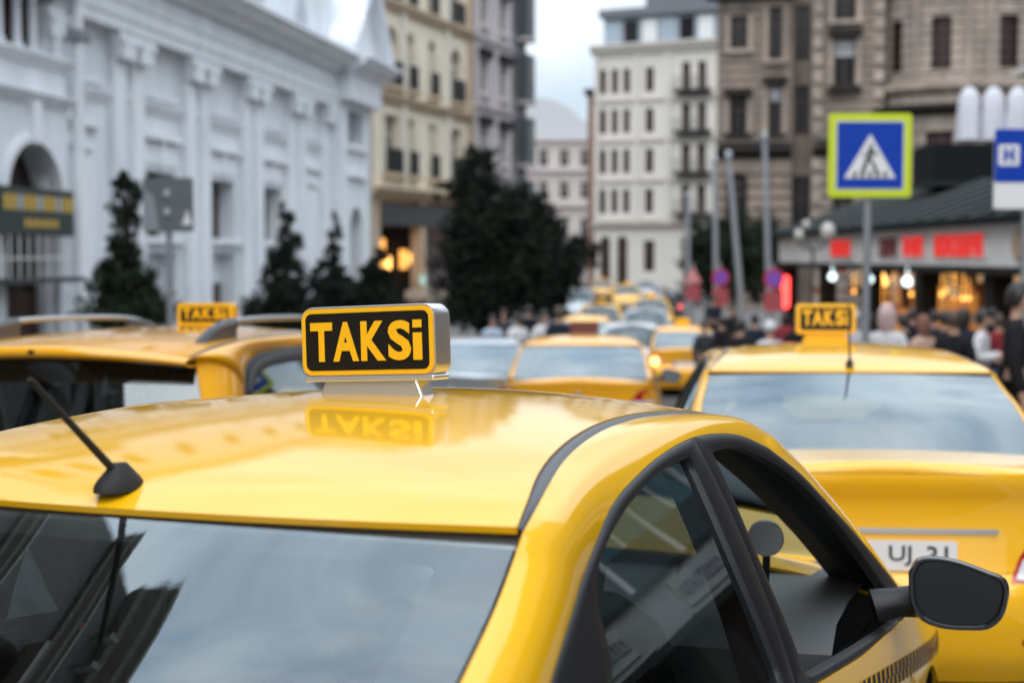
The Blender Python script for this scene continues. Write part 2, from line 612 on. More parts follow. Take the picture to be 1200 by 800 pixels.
def build_car(sp, name, paint, loc_px=None, glassm=None, detail=True, tail=None, tag_kw=None, nst=96):
    root = empty(name)
    ys = sp['ys']
    glassm = glassm or GLS
    out = (0, 0, .75)
    # ---- skirt: plan outline x vertical profile
    a, b, nr, nf = sp['a'], sp['b'], sp['nr'], sp['nf']
    th = np.linspace(0, math.pi, 1600)
    px, py = [], []
    for t in th:
        n = nr if math.cos(t) > 0 else nf
        px.append(-a * math.copysign(abs(math.cos(t)) ** (2 / n), math.cos(t)))
        py.append(b * abs(math.sin(t)) ** (2 / n))
    px, py = np.array(px), np.array(py)
    L = np.concatenate([[0], np.cumsum(np.hypot(np.diff(px), np.diff(py)))])
    ss = np.linspace(0, L[-1], nst)
    sx, sy = np.interp(ss, L, px), np.interp(ss, L, py)
    for cx in sp['cuts']:
        k = int(np.argmin(np.abs(sx - cx) + (sy < b * .9) * 9))
        sx[k] = cx
    tx, ty = np.gradient(sx), np.gradient(sy)
    tl = np.hypot(tx, ty)
    nxv, nyv = -ty / tl, tx / tl      # outward for path rear->front on +y side
    sx = sx + sp['xoff']
    K = 20
    V = []
    for i in range(nst):
        zs = interp(sp['belt'], sx[i])
        zb = 0.2
        for wx in sp['wheels']:
            dx = sx[i] - wx
            if abs(dx) < .365 and sy[i] > b * .6:
                zb = max(zb, sp['wr'] + math.sqrt(.365 ** 2 - dx * dx))
        wr_ = max(0, -nxv[i]) ** 1.5
        wf_ = max(0, nxv[i]) ** 1.5
        for k in range(K):
            z = zb + (zs - zb) * k / (K - 1)
            ins = (1 - wr_ - wf_) * interp(sp['side'], z) + wr_ * interp(sp['rear'], z) + wf_ * interp(sp['front'], z)
            V.append((sx[i] - nxv[i] * ins, max(0, sy[i] - nyv[i] * ins), z))
    F = gridfaces(nst, K)
    groups = {}
    x0, x1, x2 = sp['cuts']
    for f in F:
        i = f[0] // K
        c = sum((Vector(V[q]) for q in f), Vector()) / 4
        k = f[0] % K
        if nxv[i] < -.35 and c.x < -1.5:
            g = 'rear_bumper' if c.z < .63 else ('trunk_lid' if c.y < sp.get('lid', .66) else 'quarter_panel')
        elif c.x < -1.62 and c.z < .63:
            g = 'rear_bumper'
        elif nxv[i] > .3 and c.x > 1.3:
            g = 'front_bumper' if c.z < .56 or c.y < .36 else 'headlight'
        elif c.x > 1.72:
            g = 'front_bumper'
        elif c.z < .30 and x0 < c.x < x2 - .15:
            g = 'rocker_panel'
        elif c.x < x0:
            g = 'quarter_panel'
        elif c.x < x1:
            g = 'rear_door'
        elif c.x < x2:
            g = 'front_door'
        else:
            g = 'front_fender'
        groups.setdefault(g, []).append(f)
    full = [(v[0], -v[1], v[2]) for v in V]
    bvh = BVHTree.FromPolygons([Vector(v) for v in V] + [Vector(v) for v in full],
                               F + [tuple(q + len(V) for q in f) for f in F])
    parts = {}
    for g, fs in groups.items():
        m = WHL if g == 'headlight' else paint
        if g in ('rear_bumper', 'front_bumper', 'trunk_lid'):
            fl = [tuple(q + len(V) for q in reversed(f)) for f in fs]
            parts[g] = part(g, V + full, fs + fl, m, root, rim=.012, out=out)
            cleanup(parts[g])
        else:
            for s, VV in ((1, V), (-1, full)):
                o = part(g, VV, fs, m, root, rim=.012, out=out)
                cleanup(o)
                parts[(g, s)] = o
    # ---- deck and hood
    def cap(name, rng, crown, parent=root, pw=2.0):
        VV, n = [], 17
        for i in rng:
            e = V[i * K + K - 1]
            for j in range(n):
                s = -1 + 2 * j / (n - 1)
                VV.append((e[0], e[1] * s, e[2] + crown * min(1, (abs(e[0]) - 0) * 0 + e[1] / .5) * (1 - abs(s) ** pw)))
        return part(name, VV, gridfaces(len(rng), n), paint, parent, rim=.010, out=out)
    xr = sp['rear_c'][0][0]
    xf = sp['wind_c'][-1][0]
    ir = [i for i in range(nst) if sx[i] < xr + .22]
    cap('trunk_deck' if sp.get('sedan', True) else 'tail_top', ir, sp['crown_r'])
    jf = [i for i in range(nst) if sx[i] > xf - .22]
    cap('hood', jf, sp['crown_f'], pw=2.5)
    # ---- greenhouse
    Vr, Fr = sheet(sp['rear_c'], sp['rear_e'], 16, 25)
    rg = part('rear_window', Vr, Fr, sp.get('rglass', GLSR), root, out=out)
    bd = sp['border']
    C_, E_ = cr_pts(sp['rear_c'], 16), cr_pts(sp['rear_e'], 16)
    # painted border under the glass: two sides and a top strip
    bw = MB()
    for s in (1, -1):
        VV = []
        for c, e in zip(C_, E_):
            for j in range(5):
                q = 1 - (bd / e[1]) * j / 4
                VV.append((c[0] + (e[0] - c[0]) * q * q, s * e[1] * q, c[1] + (e[2] - c[1]) * q * q - .004))
        bw.add(VV, gridfaces(16, 5))
    VV = []
    for c, e in list(zip(C_, E_))[-2:]:
        for j in range(21):
            q = (-1 + 2 * j / 20) * (1 - bd / e[1])
            VV.append((c[0] + (e[0] - c[0]) * q * q, e[1] * q, c[1] + (e[2] - c[1]) * q * q - .004))
    bw.add(VV, gridfaces(2, 21))
    bw.build('glass_border', INK, rg)
    Vw, Fw = sheet(sp['wind_c'], sp['wind_e'], 12, 17)
    part('windshield', Vw, Fw, GLSW, root, out=out)
    Vt, Ft = sheet(sp['roof_c'], sp['roof_e'], 30, 29)
    roof = part('roof', Vt, Ft, paint, root, rim=.010, gap=0.0, out=out)
    cl = [(x, z - sp['liner']) for x, z in sp['roof_c']]
    el = [(x, y, z - sp['liner']) for x, y, z in sp['roof_e']]
    part('headliner', *sheet(cl, el, 16, 13), LINER, root)
    nA, nB, nC = 18, 30, 18
    for s in (1, -1):
        E1 = [np.array(e) + (0, .004, 0) for e in cr_pts(sp['rear_e'], nA)]
        Ri = cr_pts(sp['roof_e'], nB)
        mw = sp.get('mould', .021)
        E2 = [np.array(e) + (0, .008 + (mw - .008) * min(1, k / (nB - 1) * 8) * min(1, (1 - k / (nB - 1)) * 4), -.006 * min(1, (1 - k / (nB - 1)) * 5)) for k, e in enumerate(Ri)]
        E3 = [np.array(e) + (0, .008, 0) for e in cr_pts(sp['wind_e'], nC)]
        E = E1 + E2 + E3
        A2 = cr_pts(sp['arch_r'], nA) + cr_pts(sp['arch_t'], nB) + cr_pts(sp['arch_f'], nC)
        A = [np.array((p[0], ys(p[0], p[1]), p[1])) for p in A2]
        W = 9
        VV = []
        for e, q in zip(E, A):
            n = np.array((0, .72, .69))
            wlen = np.linalg.norm(q - e)
            for j in range(W):
                t = j / (W - 1)
                p = e + (q - e) * t + n * (.16 * wlen * 4 * t * (1 - t)) * (1 - .25 * t)
                VV.append((p[0], s * p[1], p[2]))
        part('roof_side_panel', VV, gridfaces(len(E), W), paint, root, rim=.012, gap=.001, out=out)
        VV = []
        for r_, e in zip(Ri, E2):
            for j, dz in ((0, -.0035), (.35, .001), (.7, .001), (1, -.002)):
                p = r_ + (e - r_) * j
                VV.append((p[0], s * p[1], p[2] + dz))
        part('roof_moulding', VV, gridfaces(nB, 4), MOULD, root, out=out)
        # ---- door frames and glass
        if 'rwin' in sp:
            bx = sp['bx']
            archall = cr_pts(sp['arch_r'], 40)[:-1] + cr_pts(sp['arch_t'], 80)[:-1] + cr_pts(sp['arch_f'], 40)
            ztop = float(np.interp(bx, [p[0] for p in archall], [p[1] for p in archall]))
            bel = lambda x: interp(sp['belt'], x) - .004
            ra = [tuple(p) for p in archall if p[0] < bx - .01]
            if ra[0][1] > bel(ra[0][0]):
                ra = [(ra[0][0] - .02, bel(ra[0][0]) - .005)] + ra
            ro = [ra + [(bx - .002, ztop)], [(bx - .002, ztop), (bx - .002, bel(bx))], [(bx - .002, bel(bx)), ((bx + ra[0][0]) / 2, bel((bx + ra[0][0]) / 2)), ra[0]]]
            fa = [tuple(p) for p in archall if p[0] > bx + .01]
            fo = [[(bx + .002, bel(bx)), (bx + .002, ztop)], [(bx + .002, ztop)] + fa, [fa[-1], (fa[-1][0] - .01, bel(fa[-1][0]) - .01)],
                  [(fa[-1][0] - .01, bel(fa[-1][0]) - .01), (.45, bel(.45)), (bx + .002, bel(bx))]]
            for nm, oseg, iseg, ns in (('rear_door_frame', ro, sp['rwin'], (40, 16, 20)), ('front_door_frame', fo, sp['fwin'], (16, 40, 6, 24))):
                Lo, Li = sides(oseg, ns), sides(iseg, ns)
                VV = []
                n = len(Lo)
                for row, (t, off) in enumerate(((0, .012), (0, -.001), (.12, -.004), (.5, -.005), (.9, -.003), (1, .000), (1, .016), (1.06, .020))):
                    for p, q in zip(Lo, Li):
                        r_ = p + (q - p) * t
                        VV.append((r_[0], s * (ys(r_[0], r_[1]) - off), r_[1]))
                part(nm, VV, gridfaces(8, n, True), TRIM, root, out=out)
                if nm.startswith('rear') or not (sp.get('open_front') and s == -1):
                    part('rear_door_window' if nm.startswith('rear') else 'front_door_window', *ring_fill(Li, ys, s, .011), glassm, root, out=out)
        # ---- inner pillar trim
        VV = []
        for e, q in zip(E, A):
            for b_, dy, dz in ((q, .018, .0), (q, .05, .012), (q, .10, .005), (e, .105, -.045), (e, .06, -.045), (e, .02, -.03)):
                VV.append((b_[0], s * (b_[1] - dy), b_[2] + dz))
        part('pillar_trim', VV, gridfaces(len(E), 6), DARKIN, root)
    if 'rwin' in sp:
        for s in (1, -1):
            mb = MB()
            bx = sp['bx']
            pts = [(bx, s * (ys(bx, z) - .05), z) for z in (.95, 1.1, 1.25, 1.38)]
            mb.tube(pts, [.05, .045, .04, .035], 8)
            mb.build('inner_pillar', DARKIN, root, smooth=True)
    # ---- wheels, floor
    for wx in sp['wheels']:
        for s in (1, -1):
            wheel(root, wx, s * (b - .115), sp['wr'], s)
    mb = MB()
    mb.box(-a + .3, a - .3, -b + .25, b - .25, .2, .26)
    mb.build('floor_pan', RUB, root)
    for wx in sp['wheels']:
        for s in (1, -1):
            mb = MB()
            mb.lathe([(.37, .12), (.37, -.16), (.05, -.16)], 20, c=(wx, s * (b - .15), sp['wr']), axis='y') if s > 0 else \
                mb.lathe([(.37, -.12), (.37, .16), (.05, .16)], 20, c=(wx, s * (b - .15), sp['wr']), axis='y')
            mb.build('wheel_housing', RUB, root)
    for s in (1, -1):
        VV = []
        for x in np.linspace(-.95, 1.05, 12):
            for z, iy in ((interp(sp['belt'], x) - .01, .05), (.82, .075), (.78, .11), (.6, .10), (.3, .09)):
                VV.append((x, s * (ys(x, max(z, .93)) - iy), z))
        part('door_card', VV, gridfaces(12, 5), DARKIN, root)
    interior(root, sp, detail)
    return root, bvh, parts

def cleanup(o):
    pass

def rounded_box(mb, c, h, r=.35, n=5, sq=3.0):
    """superellipsoid cushion"""
    V, F = [], []
    nu, nv = 14, 9
    for i in range(nv):
        ph = -math.pi / 2 + math.pi * i / (nv - 1)
        for j in range(nu):
            t = 2 * math.pi * j / nu
            f = lambda q: math.copysign(abs(q) ** (2 / sq), q)
            V.append((c[0] + h[0] * f(math.cos(ph)) * f(math.cos(t)), c[1] + h[1] * f(math.cos(ph)) * f(math.sin(t)), c[2] + h[2] * f(math.sin(ph))))
    F = gridfaces(nv, nu, True)
    mb.add(V, F)

def interior(root, sp, detail):
    a = sp['a']
    zt = sp['roof_c'][3][1] - 1.452
    for s in (1, -1):
        mb = MB()
        rounded_box(mb, (.12, s * .37, .50), (.27, .25, .09))
        V0 = len(mb.V)
        rounded_box(mb, (0, 0, .30), (.075, .25, .33))
        for k in range(V0, len(mb.V)):
            x, y, z = mb.V[k]
            mb.V[k] = (-.10 + x - z * .28, s * .37 + y, .52 + z)
        seat = mb.build('front_seat', SEATM, root, smooth=True)
        hb = MB()
        rounded_box(hb, (-.335, s * .37, 1.20 + zt), (.05, .13, .10), sq=2.6)
        hb.tube([(-.325, s * .37 - .06, 1.0), (-.335, s * .37 - .06, 1.15 + zt)], .008, 6)
        hb.tube([(-.325, s * .37 + .06, 1.0), (-.335, s * .37 + .06, 1.15 + zt)], .008, 6)
        hb.build('headrest', SEATM, seat, smooth=True)
    mb = MB()
    rounded_box(mb, (-.75, 0, .50), (.28, .62, .10))
    V0 = len(mb.V)
    rounded_box(mb, (0, 0, .30), (.085, .62, .33))
    for k in range(V0, len(mb.V)):
        x, y, z = mb.V[k]
        mb.V[k] = (-1.0 + x - z * .42, y, .50 + z)
    rb = mb.build('rear_bench', SEATM, root, smooth=True)
    for y in (-.40, 0, .40):
        hb = MB()
        rounded_box(hb, (-1.27, y, 1.075 + zt), (.055, .12, .075), sq=2.6)
        hb.build('headrest', SEATM, rb, smooth=True)
    mb = MB()
    xr = sp['rear_c'][0][0]
    mb.add([(xr + .02, -.62, .99), (xr + .02, .62, .99), (-1.25, .60, .955), (-1.25, -.60, .955)], [(0, 1, 2, 3)])
    mb.build('parcel_shelf', SHELF, root)
    xf = sp['wind_c'][-1][0]
    mb = MB()
    prof = [(.62, .70), (.60, .84), (.66, .90), (.82, .925), (xf, .935), (xf, .60), (.75, .55)]
    n = 13
    VV = []
    for j in range(n):
        y = -.70 + 1.4 * j / (n - 1)
        hump = .035 * math.exp(-((y - .37) / .2) ** 2)
        for (x, z) in prof:
            VV.append((x + .06 * (y / .7) ** 2, y, z + (hump if .83 < z < .93 else 0)))
    mb.add(VV, gridfaces(n, len(prof)))
    mb.build('dashboard', DASH, root, smooth=True)
    mb = MB()
    ring = []
    cx, cy, cz = .50, .37, .86
    for k in range(25):
        t = 2 * math.pi * k / 24
        ring.append((cx + .185 * math.sin(t) * .42, cy + .185 * math.cos(t), cz + .185 * math.sin(t) * .9))
    mb.tube(ring, .016, 8, cap=False)
    for t in (0, math.pi, -math.pi / 2):
        mb.tube([(cx + .02, cy, cz), (cx + .18 * math.sin(t) * .42, cy + .18 * math.cos(t), cz + .18 * math.sin(t) * .9)], .017, 6)
    mb.tube([(cx + .03, cy, cz), (cx + .18, cy, cz - .07)], [.06, .04], 10)
    mb.build('steering_wheel', TRIM, root, smooth=True)
    mb = MB()
    rounded_box(mb, (.60, 0, 1.345 + zt), (.02, .12, .035), sq=3)
    mb.tube([(.60, 0, 1.345 + zt), (.58, 0, 1.41 + zt)], .008, 6)
    mb.build('rear_view_mirror', TRIM, root, smooth=True)

# ---- fittings -------------------------------------------------------
def decal(name, polys, bvh, origin, direction, m, parent, lift=.003, sub=2, axes='yz'):
    """thin printed pieces laid on the body: polygons given in two axes, dropped on the body along direction"""
    d = Vector(direction)
    bm = bmesh.new()
    for poly in polys:
        vs_ = []
        for q in poly:
            if axes == 'yz': p = (origin, q[0], q[1])
            elif axes == 'xz': p = (q[0], origin, q[1])
            else: p = (q[0], q[1], origin)
            vs_.append(bm.verts.new(p))
        bm.faces.new(vs_)
    if sub:
        bmesh.ops.triangulate(bm, faces=bm.faces)
        bmesh.ops.subdivide_edges(bm, edges=bm.edges, cuts=sub, use_grid_fill=True)
    dead = []
    for v in bm.verts:
        h = bvh.ray_cast(v.co, d, 5)
        if h[0] is None:
            dead.append(v)
            continue
        v.co = h[0] - d * lift
    bmesh.ops.delete(bm, geom=dead, context='VERTS')
    bm.normal_update()
    flip = [f for f in bm.faces if f.normal.dot(d) > 0]
    bmesh.ops.reverse_faces(bm, faces=flip)
    me = bpy.data.meshes.new(name)
    bm.to_mesh(me)
    bm.free()
    me.materials.append(m)
    me.polygons.foreach_set('use_smooth', [True] * len(me.polygons))
    return link(name, me, parent)

def rr(x0, x1, z0, z1, r, n=5):
    """rounded rectangle outline"""
    P = []
    for cx, cz, a0 in ((x1 - r, z1 - r, 0), (x0 + r, z1 - r, 90), (x0 + r, z0 + r, 180), (x1 - r, z0 + r, 270)):
        for k in range(n):
            t = R(a0 + 90 * k / (n - 1))
            P.append((cx + r * math.cos(t), cz + r * math.sin(t)))
    return P

def roof_sign(parent, loc, yaw, w, h, d, roll=0.0, style='chrome', scale=1.0, letters=True):
    """box sign; local x = depth (front faces -x), y = across, z up. back face points along -x"""
    root = parent
    # case and faces are one part with sub-parts
    mb = MB()
    z0 = .045
    outer = rr(-w / 2, w / 2, z0, z0 + h, .024 if style == 'chrome' else .02, 6)
    n = len(outer)
    V = []
    c = (0, z0 + h / 2)
    for x, k in ((-d / 2, .93), (-d / 2, .985), (-d / 2 + .004, 1), (d / 2 - .004, 1), (d / 2, .985), (d / 2, .93)):
        for (y, z) in outer:
            V.append((x, c[0] + (y - c[0]) * (1 - (1 - k) * .45), c[1] + (z - c[1]) * k))
    mb.add(V, gridfaces(6, n, True))
    mb.F.append(tuple(range(n)))
    mb.F.append(tuple(5 * n + k for k in range(n)))
    case = mb.build('roof_sign', mat('sign_case_metal', (.74, .74, .78), .34, metal=.9) if style == 'chrome' else SIGNY, parent, smooth=True)
    case.location = loc
    case.rotation_euler = (roll, 0, yaw)
    pd = MB()
    bw, tw = w * .40, w * .33
    pd.prism([(-bw, -.004), (bw, -.004), (tw, z0 + .004), (-tw, z0 + .004)], -d * .42, d * .42, axis='x')
    pd.build('sign_base', mat('sign_base_white', (.80, .82, .86), .22, metal=.7) if style == 'chrome' else SIGNY, case, bevel=.004)
    for sgn in (-1, 1):
        x = sgn * (d / 2 + .0015)
        fr = MB()
        fr.prism(rr(-w / 2 + .004, w / 2 - .004, z0 + .006, z0 + h - .004, .02, 6), x - .002, x + .002, axis='x')
        f = fr.build('sign_border', SIGNY, case)
        ins = .0088 if style == 'chrome' else .017
        bk = MB()
        bk.prism(rr(-w / 2 + ins + .004, w / 2 - ins - .004, z0 + .006 + ins, z0 + h - .004 - ins, .013, 6), x + sgn * .001 - .002, x + sgn * .001 + .002, axis='x')
        bk.build('sign_panel', SIGNK, case)
        if letters:
            xx = x + sgn * .0045
            rot = (R(90), 0, R(-90) if sgn < 0 else R(90))
            lh = (h - 2 * ins) * (.63 if style == 'chrome' else .66)
            lw = (w - 2 * ins) * .80
            sg = 1 if sgn < 0 else -1     # screen-left is +y seen from behind
            fw = .235 * lw
            cx = lw * .555
            ks = [('T', .225), ('A', .262), ('K', .25), ('S', .225)]
            pos = cx
            zc = z0 + .001 + h * (.50 if style == 'chrome' else .54)
            for ch, q in ks:
                wd = lw * q
                text_part('letter', ch, .1, SIGNY, case, (xx, sg * (pos - wd / 2), zc), rot, bold=.0036 if style == 'chrome' else .005, width=wd * .98, height=lh, depth=.0008)
                pos -= wd + lw * (.0 if ch == 'T' else .018)
            wd = lw * .085
            im = MB()
            im.prism([(sg * (pos - wd), zc - lh / 2), (sg * pos, zc - lh / 2), (sg * pos, zc + lh * .18), (sg * (pos - wd), zc + lh * .18)], xx - .0008, xx + .0008, axis='x')
            im.prism([(sg * (pos - wd), zc + lh * .30), (sg * pos, zc + lh * .30), (sg * pos, zc + lh * .5), (sg * (pos - wd), zc + lh * .5)], xx - .0008, xx + .0008, axis='x')
            im.build('letter', SIGNY, case)
    if style == 'chrome':
        rim = MB()
        rim.prism(rr(-w / 2 + .006, w / 2 - .006, z0 - .007, z0 + .004, .004, 3), -d / 2 - .002, d / 2 + .002, axis='x')
        rim.build('sign_foot_rail', mat('sign_base_white', (.80, .82, .86), .22, metal=.7), case, bevel=.002)
    return case

def antenna(parent, base, tip, base_r=.03):
    b, t = Vector(base), Vector(tip)
    mb = MB()
    mb.lathe([(.001, .036), (.012, .035), (.020, .026), (.034, .010), (.040, .0), (.041, -.010)], 20)
    for k in range(len(mb.V)):
        x, y, z = mb.V[k]
        mb.V[k] = (b.x + x * 1.35 * base_r / .036, b.y + y * .82 * base_r / .036, b.z + z * base_r / .034)
    an = mb.build('antenna', RUB, parent, smooth=True)
    d = t - b
    L = d.length
    st = MB()
    pts, rad = [], []
    nseg = 60
    for k in range(nseg + 1):
        f = k / nseg
        pts.append(b + Vector((0, 0, .012)) + d * f)
        r_ = .0068 - .0022 * f
        rad.append(r_ * (1.0 if k % 2 else .82))
    st.tube(pts, rad, 8)
    st.build('antenna_mast', RUB, an, smooth=True)
    return an

def door_mirror(parent, c, s, w=.225, h=.165, yaw=0.0):
    """wing mirror; s = -1 right side. housing with recessed glass facing backwards"""
    outl = [(-.98, .52), (-.80, .93), (-.45, 1.0), (0, .92), (.55, .68), (.92, .48), (1.0, .25), (.97, -.2), (.86, -.62), (.6, -.93), (.2, -1.0), (-.35, -.98), (-.72, -.80), (-.93, -.35)]
    P = cr_pts(outl + [outl[0]], 49)[:-1]
    n = len(P)
    V = []
    prof = ((-.004, .86), (-.012, .90), (-.012, .96), (-.004, .995), (.02, 1.0), (.05, .93), (.085, .74), (.105, .40), (.110, .02))
    for x, k in prof:
        for q in P:
            V.append((x, s * q[0] * w / 2 * k, q[1] * h / 2 * k))
    mb = MB()
    mb.add(V, gridfaces(len(prof), n, True))
    hs = mb.build('door_mirror', mat('mirror_black', (.014, .014, .016), .22, coat=.6), parent, smooth=True)
    hs.location = c
    hs.rotation_euler = (0, R(3), yaw)
    g = MB()
    V = [(0.002, s * q[0] * w / 2 * .88, q[1] * h / 2 * .88) for q in P]
    g.add(V, [tuple(range(n))])
    g.build('mirror_glass', MIRR, hs)
    arm = MB()
    arm.tube([(.055, -s * w * .42, -h * .18), (.06, -s * w * .62, -h * .22), (.05, -s * w * .85, -h * .3)], [.040, .036, .045], 10)
    arm.build('mirror_arm', TRIM, hs, smooth=True)
    return hs

def plate(parent, bvh, yc, zc, w=.52, h=.115, text=None, x=-3, frame=True):
    h_ = bvh.ray_cast(Vector((x, yc, zc)), Vector((1, 0, 0)), 6)
    xx = h_[0].x - .012
    mb = MB()
    mb.prism(rr(yc - w / 2, yc + w / 2, zc - h / 2, zc + h / 2, .008, 4), xx - .004, xx + .004, axis='x')
    p = mb.build('license_plate', PLATE, parent)
    bb = MB()
    bb.box(xx - .0052, xx + .001, yc + w / 2 - .048, yc + w / 2 - .004, zc - h / 2 + .004, zc + h / 2 - .004)
    bb.build('plate_band', PLBLUE, p)
    if text:
        for body, y0, wd in text:
            text_part('plate_number', body, .1, INK, p, (xx - .0056, yc + y0, zc), (R(90), 0, R(-90)), bold=.001, width=wd, height=.078, depth=.0006)
    return p
# ------------------------------------------------------------------ ground
def ground_sheet(name, xl, xr, ys_, dz, m, nx=6, kind='structure', skirt=0.0):
    V = []
    for y in ys_:
        l, r_ = xl(y), xr(y)
        for j in range(nx):
            V.append((l + (r_ - l) * j / (nx - 1), y, ground_z(y) + dz))
    F = gridfaces(len(ys_), nx)
    F = [tuple(reversed(f)) for f in F]
    me = mesh(name, V, F, m)
    o = link(name, me)
    tag(o, kind=kind)
    return o

ASPH = mat('asphalt', (.055, .055, .057), .85, var=.35, vscale=1.2, bump=.5, bscale=90)
PAVE = mat('paving', (.16, .155, .15), .85, var=.3, vscale=.9, bump=.3, bscale=30)
KERB = mat('kerb_stone', (.27, .265, .255), .85, var=.3, vscale=2)
LINE = mat('road_paint', (.62, .62, .6), .7, var=.4, vscale=5)
YY = [-60, -40, -25, -15] + list(range(-8, 52, 2)) + [55, 60, 70, 80, 100, 130, 170, 220, 300, 450, 700, 1000]
ground = ground_sheet('ground', lambda y: -700, lambda y: 700, YY, -.02, ASPH, 15)
KL = lambda y: -3.6 + .088 * min(y, 120)
KR = lambda y: 2.05 + .085 * min(y, 120)
ymain = [y for y in YY if -40 <= y <= 170]
ground_sheet('road', KL, KR, ymain, .0, ASPH, 6)
ground_sheet('pavement_left', lambda y: -60, lambda y: KL(y) - .15, ymain, .13, PAVE, 8)
ground_sheet('pavement_right', lambda y: KR(y) + .15, lambda y: 60, ymain, .13, PAVE, 8)
def kerb(name, f0, f1):
    V = []
    for y in ymain:
        g = ground_z(y)
        a0, a1 = f0(y), f1(y)
        V += [(a0, y, g - .05), (a0, y, g + .136), (a1, y, g + .136), (a1, y, g - .05)]
    F = []
    for i in range(len(ymain) - 1):
        for k in range(3):
            F.append((i * 4 + k, i * 4 + k + 1, i * 4 + 5 + k, i * 4 + 4 + k))
    tag(link(name, mesh(name, V, F, KERB)), kind='structure')
kerb('kerb_left', lambda y: KL(y) - .16, KL)
kerb('kerb_right', KR, lambda y: KR(y) + .16)
def lane(y0, y1, f):
    V = [(f(y) + sx, y, ground_z(y) + .005) for y in (y0, (y0 + y1) / 2, y1) for sx in (-.06, .06)]
    o = link('lane_marking', mesh('lane_marking', V, [(0, 1, 3, 2), (2, 3, 5, 4)], LINE))
    tag(o, kind='structure')
for k in range(12):
    lane(-8 + k * 7.5, -8 + k * 7.5 + 3, lambda y: .5 * (KL(y) + KR(y)) + .1)

# ------------------------------------------------------------------ put a car on the street
def place(o, x, f, yaw_deg, scale=1.0):
    y = f
    be = math.atan(-(ground_z(y + .5) - ground_z(y - .5)))
    a = R(yaw_deg)
    ex = Vector((1, 0, 0)); ef = Vector((0, math.cos(be), -math.sin(be))); eu = Vector((0, math.sin(be), math.cos(be)))
    fw = ex * math.sin(a) + ef * math.cos(a)
    lf = -ex * math.cos(a) + ef * math.sin(a)
    M = Matrix(((fw.x, lf.x, eu.x, x), (fw.y, lf.y, eu.y, y), (fw.z, lf.z, eu.z, ground_z(y)), (0, 0, 0, 1)))
    o.matrix_world = M @ Matrix.Scale(scale, 4)
    return o

# ------------------------------------------------------------------ the taxi in front
taxi, bvh, parts = build_car(HERO, 'taxi', YEL, glassm=glass('side_glass', (.34, .40, .39), 1.6, 0.20))
tag(taxi, 'glossy yellow taxi filling the foreground, seen from behind, with lit-free TAKSi box on its roof'.replace('lit-free ', ''), 'taxi', 'taxis')
place(taxi, -.165, 2.942 - .0655, 23.3)
roof_sign(taxi, (-.215, .012, 1.462), 0.0, .293, .138, .064, roll=R(-1.9))
antenna(taxi, (-1.0, 0, 1.386), (-1.18, .0, 1.532))
door_mirror(taxi, (.765, -.968, .985), -1, yaw=R(6))
door_mirror(taxi, (.77, .985, .985), 1, yaw=R(-6))
# chequer strip of slanted dashes on the front doors and fenders
for s in (-1, 1):
    polys = []
    x = .25
    while x < 1.78:
        zt = .857 - .126 * (x - .395)
        for row in (0, 1):
            z1 = zt - row * .028
            z0 = z1 - .026
            o = (.028 if row else 0)
            polys.append([(x + o, z0), (x + .027 + o, z0), (x + .035 + o, z1), (x + .008 + o, z1)])
        x += .056
    decal('checker_strip', polys, bvh, s * 3, (0, -s, 0), NAVY, taxi, lift=.0025, sub=0, axes='xz')
    decal('door_handle', [rr(-.93, -.76, .80, .83, .012, 4)], bvh, s * 3, (0, -s, 0), YEL, taxi, lift=.035, sub=1, axes='xz')
    decal('door_handle', [rr(-.04, .13, .775, .805, .012, 4)], bvh, s * 3, (0, -s, 0), YEL, taxi, lift=.035, sub=1, axes='xz')
    decal('tail_light', [[(s * .80, .64), (s * .48, .70), (s * .46, .86), (s * .60, .93), (s * .80, .95)]], bvh, -4, (1, 0, 0), REDL, taxi, lift=.006, sub=4)
plate(taxi, bvh, 0, .80)
# suction-cup holder stuck on the windscreen, and a paper card on the dashboard
mb = MB()
mb.lathe([(.001, 0), (.036, .0), (.044, .004), (.046, .010), (.040, .012)], 24, axis='x')
mb.build('phone_holder', mat('holder_grey', (.34, .36, .36), .4), taxi, smooth=True).location = (.82, -.505, 1.075)
mb = MB()
mb.tube([(.84, -.505, 1.07), (.86, -.50, 1.0), (.88, -.49, .92)], .010, 8)
mb.build('holder_arm', TRIM, taxi, smooth=True)
mb = MB()
mb.box(.22, .37, -.46, -.16, 1.352, 1.366)
mb.build('sun_visor', mat('visor_grey', (.12, .12, .12), .8), taxi, bevel=.006)
# ------------------------------------------------------------------ the other cars
def scale_spec(sp, kx, ky, kz, **kw):
    q = dict(sp)
    for k in ('rear_c', 'roof_c', 'wind_c', 'arch_r', 'arch_t', 'arch_f'):
        q[k] = [(x * kx, z * kz) for x, z in sp[k]]
    for k in ('rear_e', 'roof_e', 'wind_e'):
        q[k] = [(x * kx, y * ky, z * kz) for x, y, z in sp[k]]
    for k in ('rwin', 'fwin'):
        q[k] = [[(x * kx, z * kz) for x, z in sg] for sg in sp[k]]
    f = sp['ys']
    q['ys'] = lambda x, z: ky * f(x / kx, z / kz)
    q['belt'] = [(x * kx, z * kz) for x, z in sp['belt']]
    q['a'] *= kx; q['b'] *= ky; q['bx'] *= kx
    q['cuts'] = tuple(c * kx for c in sp['cuts'])
    q['wheels'] = tuple(c * kx for c in sp['wheels'])
    q['open_front'] = False
    q.update(kw)
    return q

